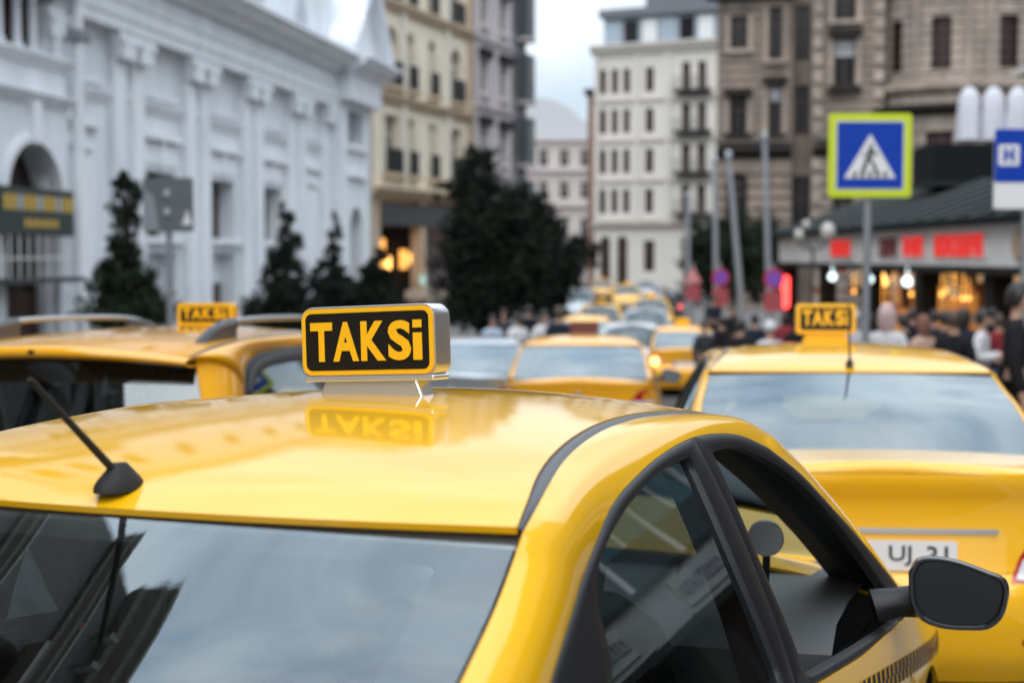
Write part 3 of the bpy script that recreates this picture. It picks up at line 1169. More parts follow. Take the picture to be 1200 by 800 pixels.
SEDAN = scale_spec(HERO, 1.07, 1.075, 1.0, rglass=glass('sedan_rear_glass', (.30, .36, .38), 1.6, .10), border=.05,
    rear=[(.15, .12), (.3, .03), (.45, 0), (.56, 0), (.60, .02), (.63, .065), (.72, .075), (.80, .085), (.88, .085), (.94, .07), (.975, .045), (1.0, .038), (1.02, .06)],
    belt=[(-2.5, 1.01), (-1.75, 1.02), (-1.4, 1.02), (-.9, 1.02), (-.2, .965), (.03, .945), (.46, .91), (1.1, .87), (1.4, .875), (1.8, .80), (2.05, .70), (2.4, .62)],
    crown_r=.045, lid=.70)
WAGON = dict(HERO)
WAGON.update(
    a=2.12, b=.87, nr=6.5, nf=4.0, sedan=False, ys=make_ys(.815, .66, .95, 1.46),
    rear_c=[(-2.08, 1.02), (-2.0, 1.22), (-1.90, 1.46)],
    roof_c=[(-1.99, 1.495), (-1.8, 1.52), (-1.4, 1.545), (-.9, 1.562), (-.3, 1.568), (.15, 1.55), (.55, 1.50)],
    wind_c=[(.57, 1.49), (.95, 1.25), (1.35, .99)],
    rear_e=[(-2.0, .70, 1.02), (-1.92, .665, 1.22), (-1.84, .60, 1.435)],
    roof_e=[(-1.90, .60, 1.455), (-1.6, .60, 1.495), (-1.2, .595, 1.515), (-.6, .585, 1.532), (0, .575, 1.525), (.5, .57, 1.465)],
    wind_e=[(.52, .575, 1.455), (.9, .65, 1.22), (1.25, .715, .98)],
    arch_r=[(-1.62, 1.03), (-1.56, 1.15), (-1.48, 1.30)],
    arch_t=[(-1.48, 1.30), (-1.38, 1.40), (-1.2, 1.445), (-.8, 1.465), (-.3, 1.47), (.1, 1.455), (.4, 1.405)],
    arch_f=[(.4, 1.405), (.62, 1.30), (.85, 1.15), (1.05, 1.02), (1.2, .92)],
    bx=-.1,
    rwin=[[(-1.5, 1.07), (-1.44, 1.22), (-1.34, 1.36), (-1.18, 1.405), (-.7, 1.432), (-.18, 1.437)],
          [(-.18, 1.437), (-.175, 1.2), (-.16, 1.02)], [(-.16, 1.015), (-.8, 1.045), (-1.5, 1.07)]],
    fwin=[[(-.03, .995), (-.045, 1.2), (-.03, 1.435)],
          [(-.03, 1.435), (.12, 1.42), (.36, 1.37), (.58, 1.26), (.75, 1.14), (.92, 1.01)],
          [(.92, 1.0), (.92, .93)], [(.92, .925), (.43, .965), (-.03, .99)]],
    belt=[(-2.3, 1.02), (-1.5, 1.03), (-1.0, 1.04), (-.2, .995), (.03, .98), (.43, .955), (1.05, .91), (1.3, .90), (1.7, .83), (1.95, .73), (2.2, .64)],
    rear=[(.15, .12), (.3, .03), (.45, 0), (.58, 0), (.62, .03), (.65, .06), (.8, .07), (1.0, .08), (1.05, .085)],
    side=[(.15, .09), (.25, .04), (.4, .015), (.6, 0), (.7, .005), (.85, .025), (.98, .045), (1.05, .055)],
    cuts=(-1.3, -.1, 1.07), wheels=(-1.32, 1.30), crown_r=.02, border=.06, open_front=False,
    rglass=glass('wagon_rear_glass', (.20, .23, .24), 1.6, .06))

# right-hand taxi: trunk, plate, chrome strip
rt, rbvh, rparts = build_car(SEDAN, 'taxi', mat('yellow_paint_second', (0.90, 0.47, 0.004), 0.45, coat=1.0, spec=.05, paint=True))
tag(rt, 'yellow taxi sedan on the right with chrome strip and UJ 31 number plate', 'taxi', 'taxis')
place(rt, 1.70, 7.66, 6.2)
roof_sign(rt, (-.02, 0, 1.472), 0, .315, .165, .08, style='yellow')
antenna(rt, (-1.07, 0, 1.395), (-1.02, 0, 1.66), base_r=.022)
def rear_kit(root, bv, paint_=None, text=None, badge=True, dz=0.0):
    decal('chrome_strip', [rr(-.42, .42, .780, .797, .006, 4)], bv, -4, (1, 0, 0), mat('dull_chrome', (.30, .31, .33), .3, metal=1.0), root, lift=.014, sub=3)
    plate(root, bv, 0, .695, text=text, x=-4)
    for s in (-1, 1):
        decal('tail_light', [[(s * .88, .575 + dz), (s * .46, .60 + dz), (s * .50, .69 + dz), (s * .57, .79 + dz * .9), (s * .70, .87 + dz * .6), (s * .88, .89 + dz * .5)]], bv, -4, (1, 0, 0), REDL, root, lift=.006, sub=4)
        decal('reversing_light', [[(s * .84, .59 + dz), (s * .48, .612 + dz), (s * .51, .685 + dz), (s * .84, .69 + dz)]], bv, -4, (1, 0, 0), WHL, root, lift=.018, sub=4)
        decal('bumper_reflector', [rr(min(s * .5, s * .68), max(s * .5, s * .68), .36, .385, .008, 4)], bv, -4, (1, 0, 0), REDL, root, lift=.004, sub=2)
    if badge:
        mb = MB()
        mb.lathe([(.001, -.006), (.030, -.006), (.036, 0)], 20, axis='x')
        h = bv.ray_cast(Vector((-4, 0, .88)), Vector((1, 0, 0)), 6)
        mb.build('badge', CHROME, root, smooth=True).location = (h[0].x - .004, 0, .88)
def side_kit(root, bv, sp, paint_):
    for s in (-1, 1):
        k = sp['a'] / HERO['a']
        for x0 in (-.93 * k, -.04 * k):
            decal('door_handle', [rr(x0, x0 + .17, .80, .83, .012, 4)], bv, s * 3, (0, -s, 0), paint_, root, lift=.035, sub=1, axes='xz')
        door_mirror(root, (.77 * k, s * (sp['b'] + .13), 1.0), s, yaw=R(-6 * s))
def front_kit(root, bv):
    decal('grille', [rr(-.42, .42, .50, .585, .02, 4)], bv, 4, (-1, 0, 0), TRIM, root, lift=.004, sub=3)
    decal('air_intake', [rr(-.55, .55, .27, .40, .04, 4)], bv, 4, (-1, 0, 0), TRIM, root, lift=.004, sub=3)
    decal('front_plate', [rr(-.26, .26, .42, .53, .006, 4)], bv, 4, (-1, 0, 0), PLATE, root, lift=.012, sub=2)
rear_kit(rt, rbvh, text=[('UJ', -.045, .085), ('31', -.185, .080)], badge=False)
side_kit(rt, rbvh, SEDAN, YEL)
front_kit(rt, rbvh)

# left taxi: tall estate with roof rails
wt, wbvh, wparts = build_car(WAGON, 'taxi', ORA)
tag(wt, 'deep yellow estate taxi with grey roof rails, left behind the front taxi', 'taxi', 'taxis')
place(wt, -1.60, 7.72, 9.5)
roof_sign(wt, (-.18, 0, 1.515), 0, .31, .125, .08, style='yellow')
for s in (1, -1):
    mb = MB()
    pts = [(-1.62, .52, 1.50), (-1.50, .53, 1.555), (-1.30, .535, 1.588), (-.6, .53, 1.608), (.0, .52, 1.600), (.25, .51, 1.565), (.36, .505, 1.52)]
    P = [tuple(p) for p in cr_pts(pts, 40)]
    mb.tube([(x, s * y, z) for x, y, z in P[5:-5]], .014, 8)
    rail = mb.build('roof_rail', mat('rail_silver', (.42, .43, .45), .35, metal=.8), wt, smooth=True)
    for sl in (P[:9], P[-9:]):
        f = MB()
        V = []
        zlo = lambda x: 1.515
        f.tube([(x, s * y, z - .012) for x, y, z in sl], [.030 - .0012 * k if sl is P[:9] else .02 + .0012 * k for k in range(9)], 8)
        f.prism([(x, z - .01) for x, y, z in sl] + [(sl[-1][0], 1.49), (sl[0][0], 1.48)], s * sl[4][1] - .022, s * sl[4][1] + .022)
        f.build('rail_foot', mat('rail_grey', (.075, .08, .088), .5), rail, smooth=True)
# roof spoiler with brake lamp
V = []
prof = [(-1.86, .028), (-1.95, .030), (-2.04, .022), (-2.075, .006), (-2.07, -.018), (-2.03, -.030), (-1.90, -.035)]
n = 25
for j in range(n):
    y = -.615 + 1.23 * j / (n - 1)
    k = (y / .615) ** 2
    for x, dz in prof:
        V.append((x + .10 * k, y, 1.475 + dz * (1 - .35 * k) - .045 * k))
part('roof_spoiler', V, gridfaces(n, len(prof)), ORA, wt, out=(0, 0, .75), rim=.01)
mb = MB()
mb.box(-2.082, -2.065, -.012, .012, 1.468, 1.482)
mb.build('spoiler_nozzle', INK, wt)
plate(wt, wbvh, 0, .80, x=-4)
for s in (-1, 1):
    decal('tail_light', [rr(min(s * .63, s * .84), max(s * .63, s * .84), .70, 1.0, .03, 4)], wbvh, -4, (1, 0, 0), REDL, wt, lift=.006, sub=4)
side_kit(wt, wbvh, WAGON, ORA)
front_kit(wt, wbvh)
# window visors on the doors of the estate
for s in (1, -1):
    V = []
    for p in cr_pts([(-1.45, 1.30), (-1.34, 1.39), (-1.15, 1.435), (-.7, 1.458), (-.12, 1.462)], 24):
        y = WAGON['ys'](p[0], p[1])
        V += [(p[0], s * (y + .004), p[1]), (p[0], s * (y + .022), p[1] - .03), (p[0], s * (y + .024), p[1] - .055)]
    part('window_visor', V, gridfaces(24, 3), mat('visor_smoke', (.012, .012, .014), .35), wt, out=(0, 0, .75))

# taxi ahead in the middle: same sedan body, deeper yellow, dark roof sign
def recolour(root, swap):
    def rec(o):
        if o.type == 'MESH' and o.data.materials and o.data.materials[0] in swap:
            o.material_slots[0].link = 'OBJECT'
            o.material_slots[0].material = swap[o.data.materials[0]]
        for c in o.children:
            rec(c)
    rec(root)
P2 = MATS['yellow_paint_second']
mid_proto, mbvh, mparts = build_car(scale_spec(HERO, 1.0, 1.0, 1.0, rglass=glass('mid_rear_glass', (.45, .52, .55), 1.6, .12), border=.05), 'taxi', ORA, nst=64)
rear_kit(mid_proto, mbvh, dz=.14)
side_kit(mid_proto, mbvh, HERO, ORA)
front_kit(mid_proto, mbvh)
tag(mid_proto, 'deep yellow taxi sedan seen from behind in the middle of the street', 'taxi', 'taxis')
place(mid_proto, .80, 15.6, 4.5)
def simple_sign(root, face):
    mb = MB()
    mb.prism(rr(-.16, .16, .02, .155, .03, 5), -.05, .05, axis='x')
    o = mb.build('roof_sign', face, root, bevel=.01)
    o.location = (-.1, 0, 1.46)
    return o
_plain = mid_proto
CX = lambda px, f: (px - 600) / 1667 * f
CARS = [
    # x, f, yaw, paint, sign, lit, label, category
    (CX(560, 17.5), 17.5, 7, SILV, None, None, 'pale silver saloon beside the deep yellow taxi, seen from behind', 'car'),
    (CX(735, 79), 79, 184, P2, SIGNY, ('headlight', 1), 'far taxi coming towards the camera with one headlight glowing', 'taxi'),
    (CX(703, 47), 47, 184, P2, SIGNY, None, 'far yellow taxi just above the roof sign of the middle taxi', 'taxi'),
    (CX(757, 43), 43, 186, SILV, None, ('headlight', 2), 'silver car with two bright headlights facing the camera', 'car'),
    (CX(741, 33.5), 33.5, 187, WHP, None, ('headlight', 2), 'pale car with glowing headlights half hidden by the middle taxi', 'car'),
    (CX(800, 32), 32, 5, ORA, SIGNY, ('amber', 1), 'small yellow taxi at the right kerb with an orange light', 'taxi'),
    (CX(779, 66), 66, 4, DKP, None, ('tail', 2), 'dark car with two red tail lights at the end of the street', 'car'),
    (CX(706, 96), 96, 185, P2, SIGNY, None, 'farthest yellow taxi in the queue before the corner building', 'taxi'),
    (CX(763, 55), 55, 185, P2, SIGNY, ('headlight', 1), 'yellow taxi coming on behind the silver car with bright headlights', 'taxi'),
    (CX(757, 92), 92, 185, WHP, None, None, 'white car far up the street behind the oncoming taxi', 'car'),
    (CX(688, 38), 38, 5, P2, None, None, 'yellow car directly beyond the middle taxi, only its roof showing', 'car'),
]
for (x, f, yaw, pt, sg, lit, lab, cat) in CARS:
    c = copy_tree(_plain)
    for ch in list(c.children):
        pass
    recolour(c, {ORA: pt})
    c.name = 'taxi' if cat == 'taxi' else 'parked_car'
    if cat == 'car':
        c.name = 'street_car'
    tag(c, lab, cat, 'taxis' if cat == 'taxi' else 'cars in the street')
    place(c, x, f, yaw)
    if sg:
        simple_sign(c, sg)
    if lit:
        for k in range(lit[1]):
            sy = (.62, -.62)[k]
            if lit[0] == 'headlight':
                h_ = mbvh.ray_cast(Vector((4, sy, .62)), Vector((-1, 0, 0)), 6)
                xx, zz, r_, m_ = h_[0].x + .01, .62, .085, HEADON
            else:
                h_ = mbvh.ray_cast(Vector((-4, sy, .76)), Vector((1, 0, 0)), 6)
                xx, zz, r_, m_ = h_[0].x - .02, .76, .09, AMBON if lit[0] == 'amber' else TAILON
            lb = MB()
            lb.lathe([(.001, .03), (r_ * .7, .022), (r_, 0), (r_, -.03)], 16, axis='x') if lit[0] == 'headlight' else lb.lathe([(.001, -.03), (r_ * .7, -.022), (r_, 0), (r_, .03)], 16, axis='x')
            lb.build('lit_lamp', m_, c, smooth=True).location = (xx, sy, zz)
van = copy_tree(wt)
recolour(van, {ORA: SILV})
for ch in list(van.children):
    if ch.name.split('.')[0] in ('roof_sign', 'roof_rail', 'spoiler_nozzle'):
        for q in list(ch.children):
            bpy.data.objects.remove(q)
        bpy.data.objects.remove(ch)
van.name = 'street_car'
tag(van, 'tall silver estate car far up the street left of the oncoming taxi', 'car', 'cars in the street')
place(van, CX(677, 66), 66, 185)
simple_sign(mid_proto, mat('sign_maroon', (.10, .022, .015), .4))
# ------------------------------------------------------------------ buildings
G0 = float(GZ[-1])          # street level beyond the dip
WHITE = mat('white_render', (.76, .79, .82), .8, var=.2, vscale=1.3, bump=.15, bscale=6, streak=.18, dirt=(.58, .61, .65))
WHITE2 = mat('white_moulding', (.79, .81, .84), .75, var=.2, vscale=1.6, streak=.25, dirt=(.62, .65, .69))
CREAM = mat('cream_render', (.76, .68, .54), .8, var=.12, vscale=.5)
CREAM2 = mat('cream_band', (.50, .39, .27), .8, var=.15, vscale=.7)
CREAMW = mat('cream_trim', (.66, .62, .54), .75, var=.08)
MAUVE = mat('mauve_render', (.50, .45, .46), .85, var=.15, vscale=.5)
MAUVE2 = mat('mauve_trim', (.55, .50, .51), .85, var=.1)
CORN = mat('corner_render', (.58, .55, .50), .8, var=.10, vscale=.4)
CORN2 = mat('corner_trim', (.50, .46, .42), .8, var=.1)
REDB = mat('red_brown_render', (.22, .13, .10), .85, var=.2)
BRST = mat('brown_stone', (.27, .215, .175), .85, var=.30, vscale=1.1, bump=.4, bscale=3, streak=.4, dirt=(.12, .10, .085))
BRST2 = mat('brown_stone_trim', (.38, .315, .26), .85, var=.25, vscale=1.0, streak=.4, dirt=(.17, .14, .12))
DKST = mat('dark_cornice', (.026, .022, .020), .85, var=.2, spec=.15)
PINKST = mat('pink_stone', (.50, .45, .42), .85, var=.2, vscale=.4)
PALE = mat('pale_render', (.46, .48, .50), .8, var=.08)
SLATE = mat('slate_roof', (.13, .14, .16), .7, var=.2)
WGL = mat('pane_dark', (.012, .013, .015), .12, spec=.25, var=.5, vscale=.8)
WGB = mat('pane_brown', (.035, .022, .015), .15, spec=.25, var=.5, vscale=.8)
WGP = mat('pane_pale', (.30, .36, .42), .1, spec=.8)
WFR = mat('window_frame_brown', (.10, .06, .045), .6)
WFW = mat('window_frame_white', (.55, .55, .55), .6)
IRON = mat('black_iron', (.012, .012, .013), .5)
BROWNDOOR = mat('brown_door', (.055, .024, .018), .55, var=.3)
WARM = mat('warm_shop_light', (.8, .5, .2), .5, emit=(1.0, .42, .07), estr=1.0)
WARM2 = mat('warm_shop_lamp', (.8, .5, .2), .5, emit=(1.0, .48, .11), estr=2.6)
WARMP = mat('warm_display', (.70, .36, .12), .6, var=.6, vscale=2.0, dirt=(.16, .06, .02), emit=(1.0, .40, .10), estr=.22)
SHOPD = mat('shop_dark', (.015, .012, .011), .7, spec=.1)

class Bld:
    """a building: root at the left end of its front; local x along the front, +y into the building"""
    def __init__(s, name, x, y, yaw, label, cat='building', z=G0, group=None):
        # yaw: heading of the front line, degrees clockwise from +Y
        s.root = empty(name, (x, y, z), R(90 - yaw), label, cat, group)
        s.z = z
        s.cache = {}
    def box(s, name, x0, x1, y0, y1, z0, z1, m, bevel=0.0, parent=None):
        return MB().box(x0, x1, y0, y1, z0 - s.z, z1 - s.z).build(name, m, parent or s.root, bevel=bevel)
    def wall(s, x0, x1, z0, z1, y, ops, m, reveal=.3, name='wall', frame=WFR, pane=WGL, mull=(1, 1), win=True):
        """front wall with real openings; each op = (xa, xb, za, zb, arched)"""
        zz = s.z
        xs = sorted({x0, x1} | {q for o in ops for q in o[:2]})
        zs = sorted({z0, z1} | {q for o in ops for q in o[2:4]})
        V, F, idx = [], [], {}
        def vid(x, yy, z):
            k = (round(x, 4), round(yy, 4), round(z, 4))
            if k not in idx:
                idx[k] = len(V)
                V.append((x, yy, z - zz))
            return idx[k]
        for i in range(len(xs) - 1):
            for j in range(len(zs) - 1):
                cx, cz = (xs[i] + xs[i + 1]) / 2, (zs[j] + zs[j + 1]) / 2
                if any(o[0] < cx < o[1] and o[2] < cz < o[3] for o in ops):
                    continue
                F.append((vid(xs[i], y, zs[j]), vid(xs[i + 1], y, zs[j]), vid(xs[i + 1], y, zs[j + 1]), vid(xs[i], y, zs[j + 1])))
        for o in ops:
            xa, xb, za, zb = o[:4]
            ar = len(o) > 4 and o[4]
            r = (xb - xa) / 2
            if ar:
                zt = zb - r
                pts = [(xa, za), (xb, za), (xb, zt)] + [(xa + r + r * math.cos(R(t)), zt + r * math.sin(R(t))) for t in range(15, 180, 15)] + [(xa, zt)]
                right = [(xb, zt)] + [(xa + r + r * math.cos(R(t)), zt + r * math.sin(R(t))) for t in range(15, 91, 15)] + [(xb, zb)]
                left = [(xa + r, zb)] + [(xa + r + r * math.cos(R(t)), zt + r * math.sin(R(t))) for t in range(105, 180, 15)] + [(xa, zt), (xa, zb)]
                for pl in (right, left):
                    F.append(tuple(vid(q[0], y, q[1]) for q in pl))
            else:
                pts = [(xa, za), (xb, za), (xb, zb), (xa, zb)]
            n = len(pts)
            for k in range(n):
                p, q = pts[k], pts[(k + 1) % n]
                F.append((vid(p[0], y, p[1]), vid(q[0], y, q[1]), vid(q[0], y + reveal, q[1]), vid(p[0], y + reveal, p[1])))
            if win:
                s.window(xa, xb, za, zb, y + reveal * .92, ar, frame, pane, mull)
        me = mesh(name, V, F, m)
        return link(name, me, s.root)
    def window(s, xa, xb, za, zb, y, ar, frame, pane, mull):
        w, h = xb - xa, zb - za
        key = (round(w, 2), round(h, 2), bool(ar), frame.name, pane.name, mull)
        if key not in s.cache:
            fr = MB()
            t = min(.07, w * .09)
            fr.box(0, t, -.05, .02, 0, h); fr.box(w - t, w, -.05, .02, 0, h)
            fr.box(t, w - t, -.05, .02, 0, t); fr.box(t, w - t, -.05, .02, h - t if not ar else h - w / 2 - t, h if not ar else h - w / 2)
            for k in range(mull[0]):
                x = w * (k + 1) / (mull[0] + 1)
                fr.box(x - t / 2, x + t / 2, -.045, .018, t, h - t)
            for k in range(mull[1]):
                z = h * (.68 if mull[1] == 1 else (k + 1) / (mull[1] + 1))
                fr.box(t, w - t, -.04, .016, z - t / 2, z + t / 2)
            pn = MB()
            if ar:
                r = w / 2
                poly = [(0, 0), (w, 0), (w, h - r)] + [(r + r * math.cos(R(q)), h - r + r * math.sin(R(q))) for q in range(15, 180, 15)] + [(0, h - r)]
            else:
                poly = [(0, 0), (w, 0), (w, h), (0, h)]
            pn.add([(q[0], .0, q[1]) for q in poly], [tuple(range(len(poly)))])
            f = fr.build('window', frame, s.root)
            p = pn.build('pane', pane, f)
            s.cache[key] = (f, p)
            o = f
        else:
            f, p = s.cache[key]
            o = f.copy(); COL.objects.link(o); o.parent = s.root
            q = p.copy(); COL.objects.link(q); q.parent = o
        o.location = (xa, y, za - s.z)
        return o
    def prof(s, name, x0, x1, pr, m, ends=True):
        """moulding: profile (y, z) swept along x"""
        return MB().prism([(q[0], q[1] - s.z) for q in pr], x0, x1, axis='x').build(name, m, s.root)
    def cornice(s, x0, x1, z, h, d, m, y=0.0, name='cornice'):
        return s.prof(name, x0, x1, [(y + .05, z), (y - d * .25, z), (y - d * .35, z + h * .25), (y - d * .7, z + h * .45), (y - d * .8, z + h * .7), (y - d, z + h * .8), (y - d, z + h), (y + .05, z + h)], m)
    def railing(s, x0, x1, y0, z0, h, m=IRON, step=.14, name='balcony_railing', ret=True):
        mb = MB()
        zz = z0 - s.z
        mb.box(x0, x1, y0, y0 + .04, zz + h - .05, zz + h)
        mb.box(x0, x1, y0, y0 + .03, zz + .05, zz + .09)
        x = x0
        while x <= x1:
            mb.box(x, x + .035, y0 + .003, y0 + .033, zz, zz + h)
            x += step
        return mb.build(name, m, s.root)

# ---- white theatre front on the left (facade heading 9.7 deg)
def facade_point(x, f, yaw, t):
    return x + math.sin(R(yaw)) * t, f + math.cos(R(yaw)) * t

WY = 9.7
bx_, by_ = facade_point(-12.2, 41.3, WY, -10.5)
W = Bld('theatre_building', bx_, by_, WY, 'white classical theatre building with pilasters and a pediment, left of the street')
o = 10.5
bays = [-.5, 4.95, 10.4, 15.75, 20.9]
ops = []
for c in bays[1:4]:
    ops.append((o + c - 1.25, o + c + 1.25, 2.24, 4.35))
    ops.append((o + c - 1.25, o + c + 1.25, G0 + .14, 1.75))
W.wall(o - 2.4, o + 22.9, G0, 8.3, 0, ops, WHITE, reveal=.75, win=False)
for c in bays[1:4]:
    W.window(o + c - 1.25, o + c + 1.25, 2.24, 4.35, .7, False, WFR, WGB, (1, 1))
    d = W.box('door', o + c - 1.2, o + c + .2, .62, .70, G0 + .14, .62, BROWNDOOR)
    W.box('door', o + c + .25, o + c + 1.25, .62, .70, G0 + .14, .62, BROWNDOOR)
    W.box('door_transom', o + c - 1.25, o + c + 1.25, .60, .72, .66, 1.75, WHITE2)
    W.box('window_sill', o + c - 1.5, o + c + 1.5, -.22, .1, 2.02, 2.24, WHITE2, bevel=.03)
    W.box('window_hood', o + c - 1.45, o + c + 1.45, -.25, .0, 5.30, 5.52, WHITE2, bevel=.03)
    W.box('hood_panel', o + c - 1.3, o + c + 1.3, -.06, .0, 4.55, 5.2, WHITE2)
    W.box('hood_bracket', o + c - .12, o + c + .12, -.16, .0, 4.5, 5.3, WHITE2, bevel=.02)
for c in (bays[0], bays[4]):
    W.box('window_hood', o + c - .9, o + c + .9, -.22, .0, 5.30, 5.52, WHITE2, bevel=.03)
    W.box('blind_panel', o + c - .8, o + c + .8, -.07, .0, .4, 4.6, WHITE2)
    W.box('window_hood', o + c - .8, o + c + .5, -.20, .0, 4.66, 4.84, WHITE2, bevel=.02)
for c in bays:                               # upper panels with raised frames and a dark top shadow edge
    hw = 1.28
    for (xa, xb, za, zb) in ((c - hw - .12, c - hw, 6.75, 8.05), (c + hw, c + hw + .12, 6.75, 8.05), (c - hw - .12, c + hw + .12, 6.6, 6.75), (c - hw - .12, c + hw + .12, 8.05, 8.2)):
        W.box('panel_frame', o + xa, o + xb, -.12, .0, za, zb, WHITE2)
W.cornice(o - 2.4, o + 22.9, 6.12, .34, .22, WHITE2, name='string_course')
for k, c in enumerate([(a_ + b_) / 2 for a_, b_ in zip(bays[:-1], bays[1:])] + [bays[0] - 2.2, 22.35]):
    for dx in ((-.62, .62) if k < 4 else (0,)):
        x = o + c + dx
        p = W.box('pilaster', x - .40, x + .40, -.28, .0, G0 + .9, 7.45, WHITE2, bevel=.04)
        W.box('pilaster_base', x - .52, x + .52, -.38, .0, G0, G0 + .9, WHITE2, bevel=.04)
        mb = MB()
        z = 7.45 - G0
        mb.prism([(x - .40, z), (x + .40, z), (x + .48, z + .3), (x + .62, z + .62), (x + .62, z + .8), (x - .62, z + .8), (x - .62, z + .62), (x - .48, z + .3)], -.58, 0)
        for sg in (-1, 1):
            mb.lathe([(.02, -.66), (.15, -.66), (.15, -.30)], 10, c=(x + sg * .42, 0, z + .52), axis='y')
        mb.build('pilaster_capital', WHITE2, W.root, bevel=.03)
W.prof('architrave', o - 2.4, o + 22.9, [(.05, 8.25), (-.62, 8.25), (-.62, 8.55), (-.68, 8.58), (-.68, 9.0), (-.74, 9.03), (-.74, 9.10), (.05, 9.10)], WHITE2)
W.box('frieze', o - 2.4, o + 22.9, -.55, .05, 9.10, 9.75, WHITE)
W.cornice(o - 2.4, o + 22.9, 9.75, .75, 1.25, WHITE2, y=-.5)
W.box('parapet', o - 2.4, o + 22.9, -.4, .2, 10.5, 13.4, WHITE)
ops = [(o + c - .9, o + c + .9, 15.6, 18.4, False) for c in bays] + [(1.0, 2.8, 15.6, 18.4, False), (4.2, 6.0, 15.6, 18.4, False)]
W.wall(0, o + 22.9, 13.3, 21.5, 1.5, ops, WHITE, reveal=.4, name='attic_storey')
W.cornice(0, o + 22.9, 21.5, .6, .9, WHITE2, y=1.5, name='attic_cornice')
W.box('attic_mass', .02, o + 22.88, 2.0, 14, 13.31, 21.5, WHITE)
for c in (1.5, 8.0, 13.0, 18.3):
    mb = MB()
    mb.prism([(o + c - .55, 10.9 - G0), (o + c + .55, 10.9 - G0), (o + c + .7, 11.5 - G0), (o + c + .3, 12.2 - G0), (o + c, 12.5 - G0), (o + c - .3, 12.2 - G0), (o + c - .7, 11.5 - G0)], -.5, -.38)
    mb.build('wall_ornament', mat('ornament_grey', (.42, .45, .50), .8), W.root, bevel=.05)
# left pavilion with the entrance arch and a balcony loggia
W.wall(0, o - 2.4, G0, 8.6, -.55, [(o - 5.75, o - 2.95, G0 + .14, 4.55, True), (1.2, 3.0, G0 + .14, 4.2, True),
                                 (o - 6.6, o - 3.0, 6.95, 8.45)], WHITE, reveal=.9, win=False)
W.window(o - 5.75, o - 2.95, G0 + .14, 4.55, .2, True, WFR, WGB, (2, 1))
W.box('door', o - 5.6, o - 4.2, .1, .18, G0 + .14, .7, BROWNDOOR)
W.box('door', o - 4.15, o - 3.1, .1, .18, G0 + .14, .7, BROWNDOOR)
W.window(1.2, 3.0, G0 + .14, 4.2, .2, True, WFR, WGB, (1, 1))
W.window(o - 6.6, o - 3.0, 6.95, 8.45, .3, False, WFR, WGB, (2, 0))
for x in (o - 5.6, o - 4.7, o - 3.9):
    mb = MB()
    mb.lathe([(.17, 6.95 - G0), (.17, 7.05 - G0), (.12, 7.1 - G0), (.11, 8.25 - G0), (.17, 8.32 - G0), (.17, 8.45 - G0)], 12, c=(x, -.38, 0))
    mb.build('loggia_column', WHITE2, W.root, smooth=True)
mb = MB()
pts = [(o - 4.35 + 1.62 * math.cos(R(t)), 3.15 - G0 + 1.62 * math.sin(R(t))) for t in range(0, 181, 12)] + [(o - 4.35 + 1.42 * math.cos(R(t)), 3.15 - G0 + 1.42 * math.sin(R(t))) for t in range(180, -1, -12)]
for k in range(15):
    mb.prism([pts[k], pts[k + 1], pts[30 - k], pts[31 - k]], -.68, -.55)
mb.build('arch_moulding', WHITE2, W.root)
W.box('keystone', o - 4.55, o - 4.15, -.78, -.5, 4.5, 5.6, WHITE2, bevel=.05)
W.cornice(0, o - 2.4, 5.55, .3, .3, WHITE2, y=-.55, name='string_course')
W.cornice(0, o - 2.4, 6.55, .3, .25, WHITE2, y=-.55, name='string_course')
W.prof('architrave', 0, o - 2.4, [(.05, 8.6), (-1.1, 8.6), (-1.1, 9.75), (.05, 9.75)], WHITE2)
W.cornice(0, o - 2.4, 9.75, .75, 1.25, WHITE2, y=-1.05)
mb = MB()
mb.tube([(o - 2.15, -.75, 0), (o - 2.15, -.75, 9.9 - G0)], .17, 10)
mb.build('drain_pipe', WHITE2, W.root, smooth=True)
mb = MB()
mb.prism([(o - 2.55, 7.45 - G0), (o - 1.75, 7.45 - G0), (o - 1.95, 7.75 - G0), (o - 2.35, 7.75 - G0)], -1.0, -.5)
mb.build('pipe_hopper', mat('hopper_grey', (.20, .21, .23), .6), W.root, bevel=.04)
# entrance board with worn lettering tiles and a lattice above the door
bd = W.box('entrance_board', o - 6.9, o - 3.0, -1.0, -.72, 2.15, 3.35, mat('board_green', (.022, .036, .034), .5))
for k in range(11):
    x = o - 6.6 + k * .33
    W.box('board_tile', x, x + .24, -1.015, -.98, 2.78, 3.16, [mat('tile_gold', (.50, .33, .06), .5), mat('tile_grey', (.34, .36, .36), .5)][k % 3 == 2], parent=bd)
for k in range(6):
    x = o - 5.6 + k * .30
    W.box('board_tile', x, x + .20, -1.015, -.98, 2.36, 2.56, MATS['tile_gold'], parent=bd)
cp = W.box('entrance_canopy', o - 6.9, o - 3.0, -1.3, -.6, .95, 1.08, mat('canopy_dark', (.04, .045, .05), .5))
for k in range(9):
    W.box('canopy_bar', o - 6.8 + k * .46, o - 6.76 + k * .46, -1.0, -.96, 1.08, 2.15, WFW, parent=cp)
W.box('canopy_bar', o - 6.9, o - 3.0, -1.01, -.97, 1.55, 1.60, WFW, parent=cp)
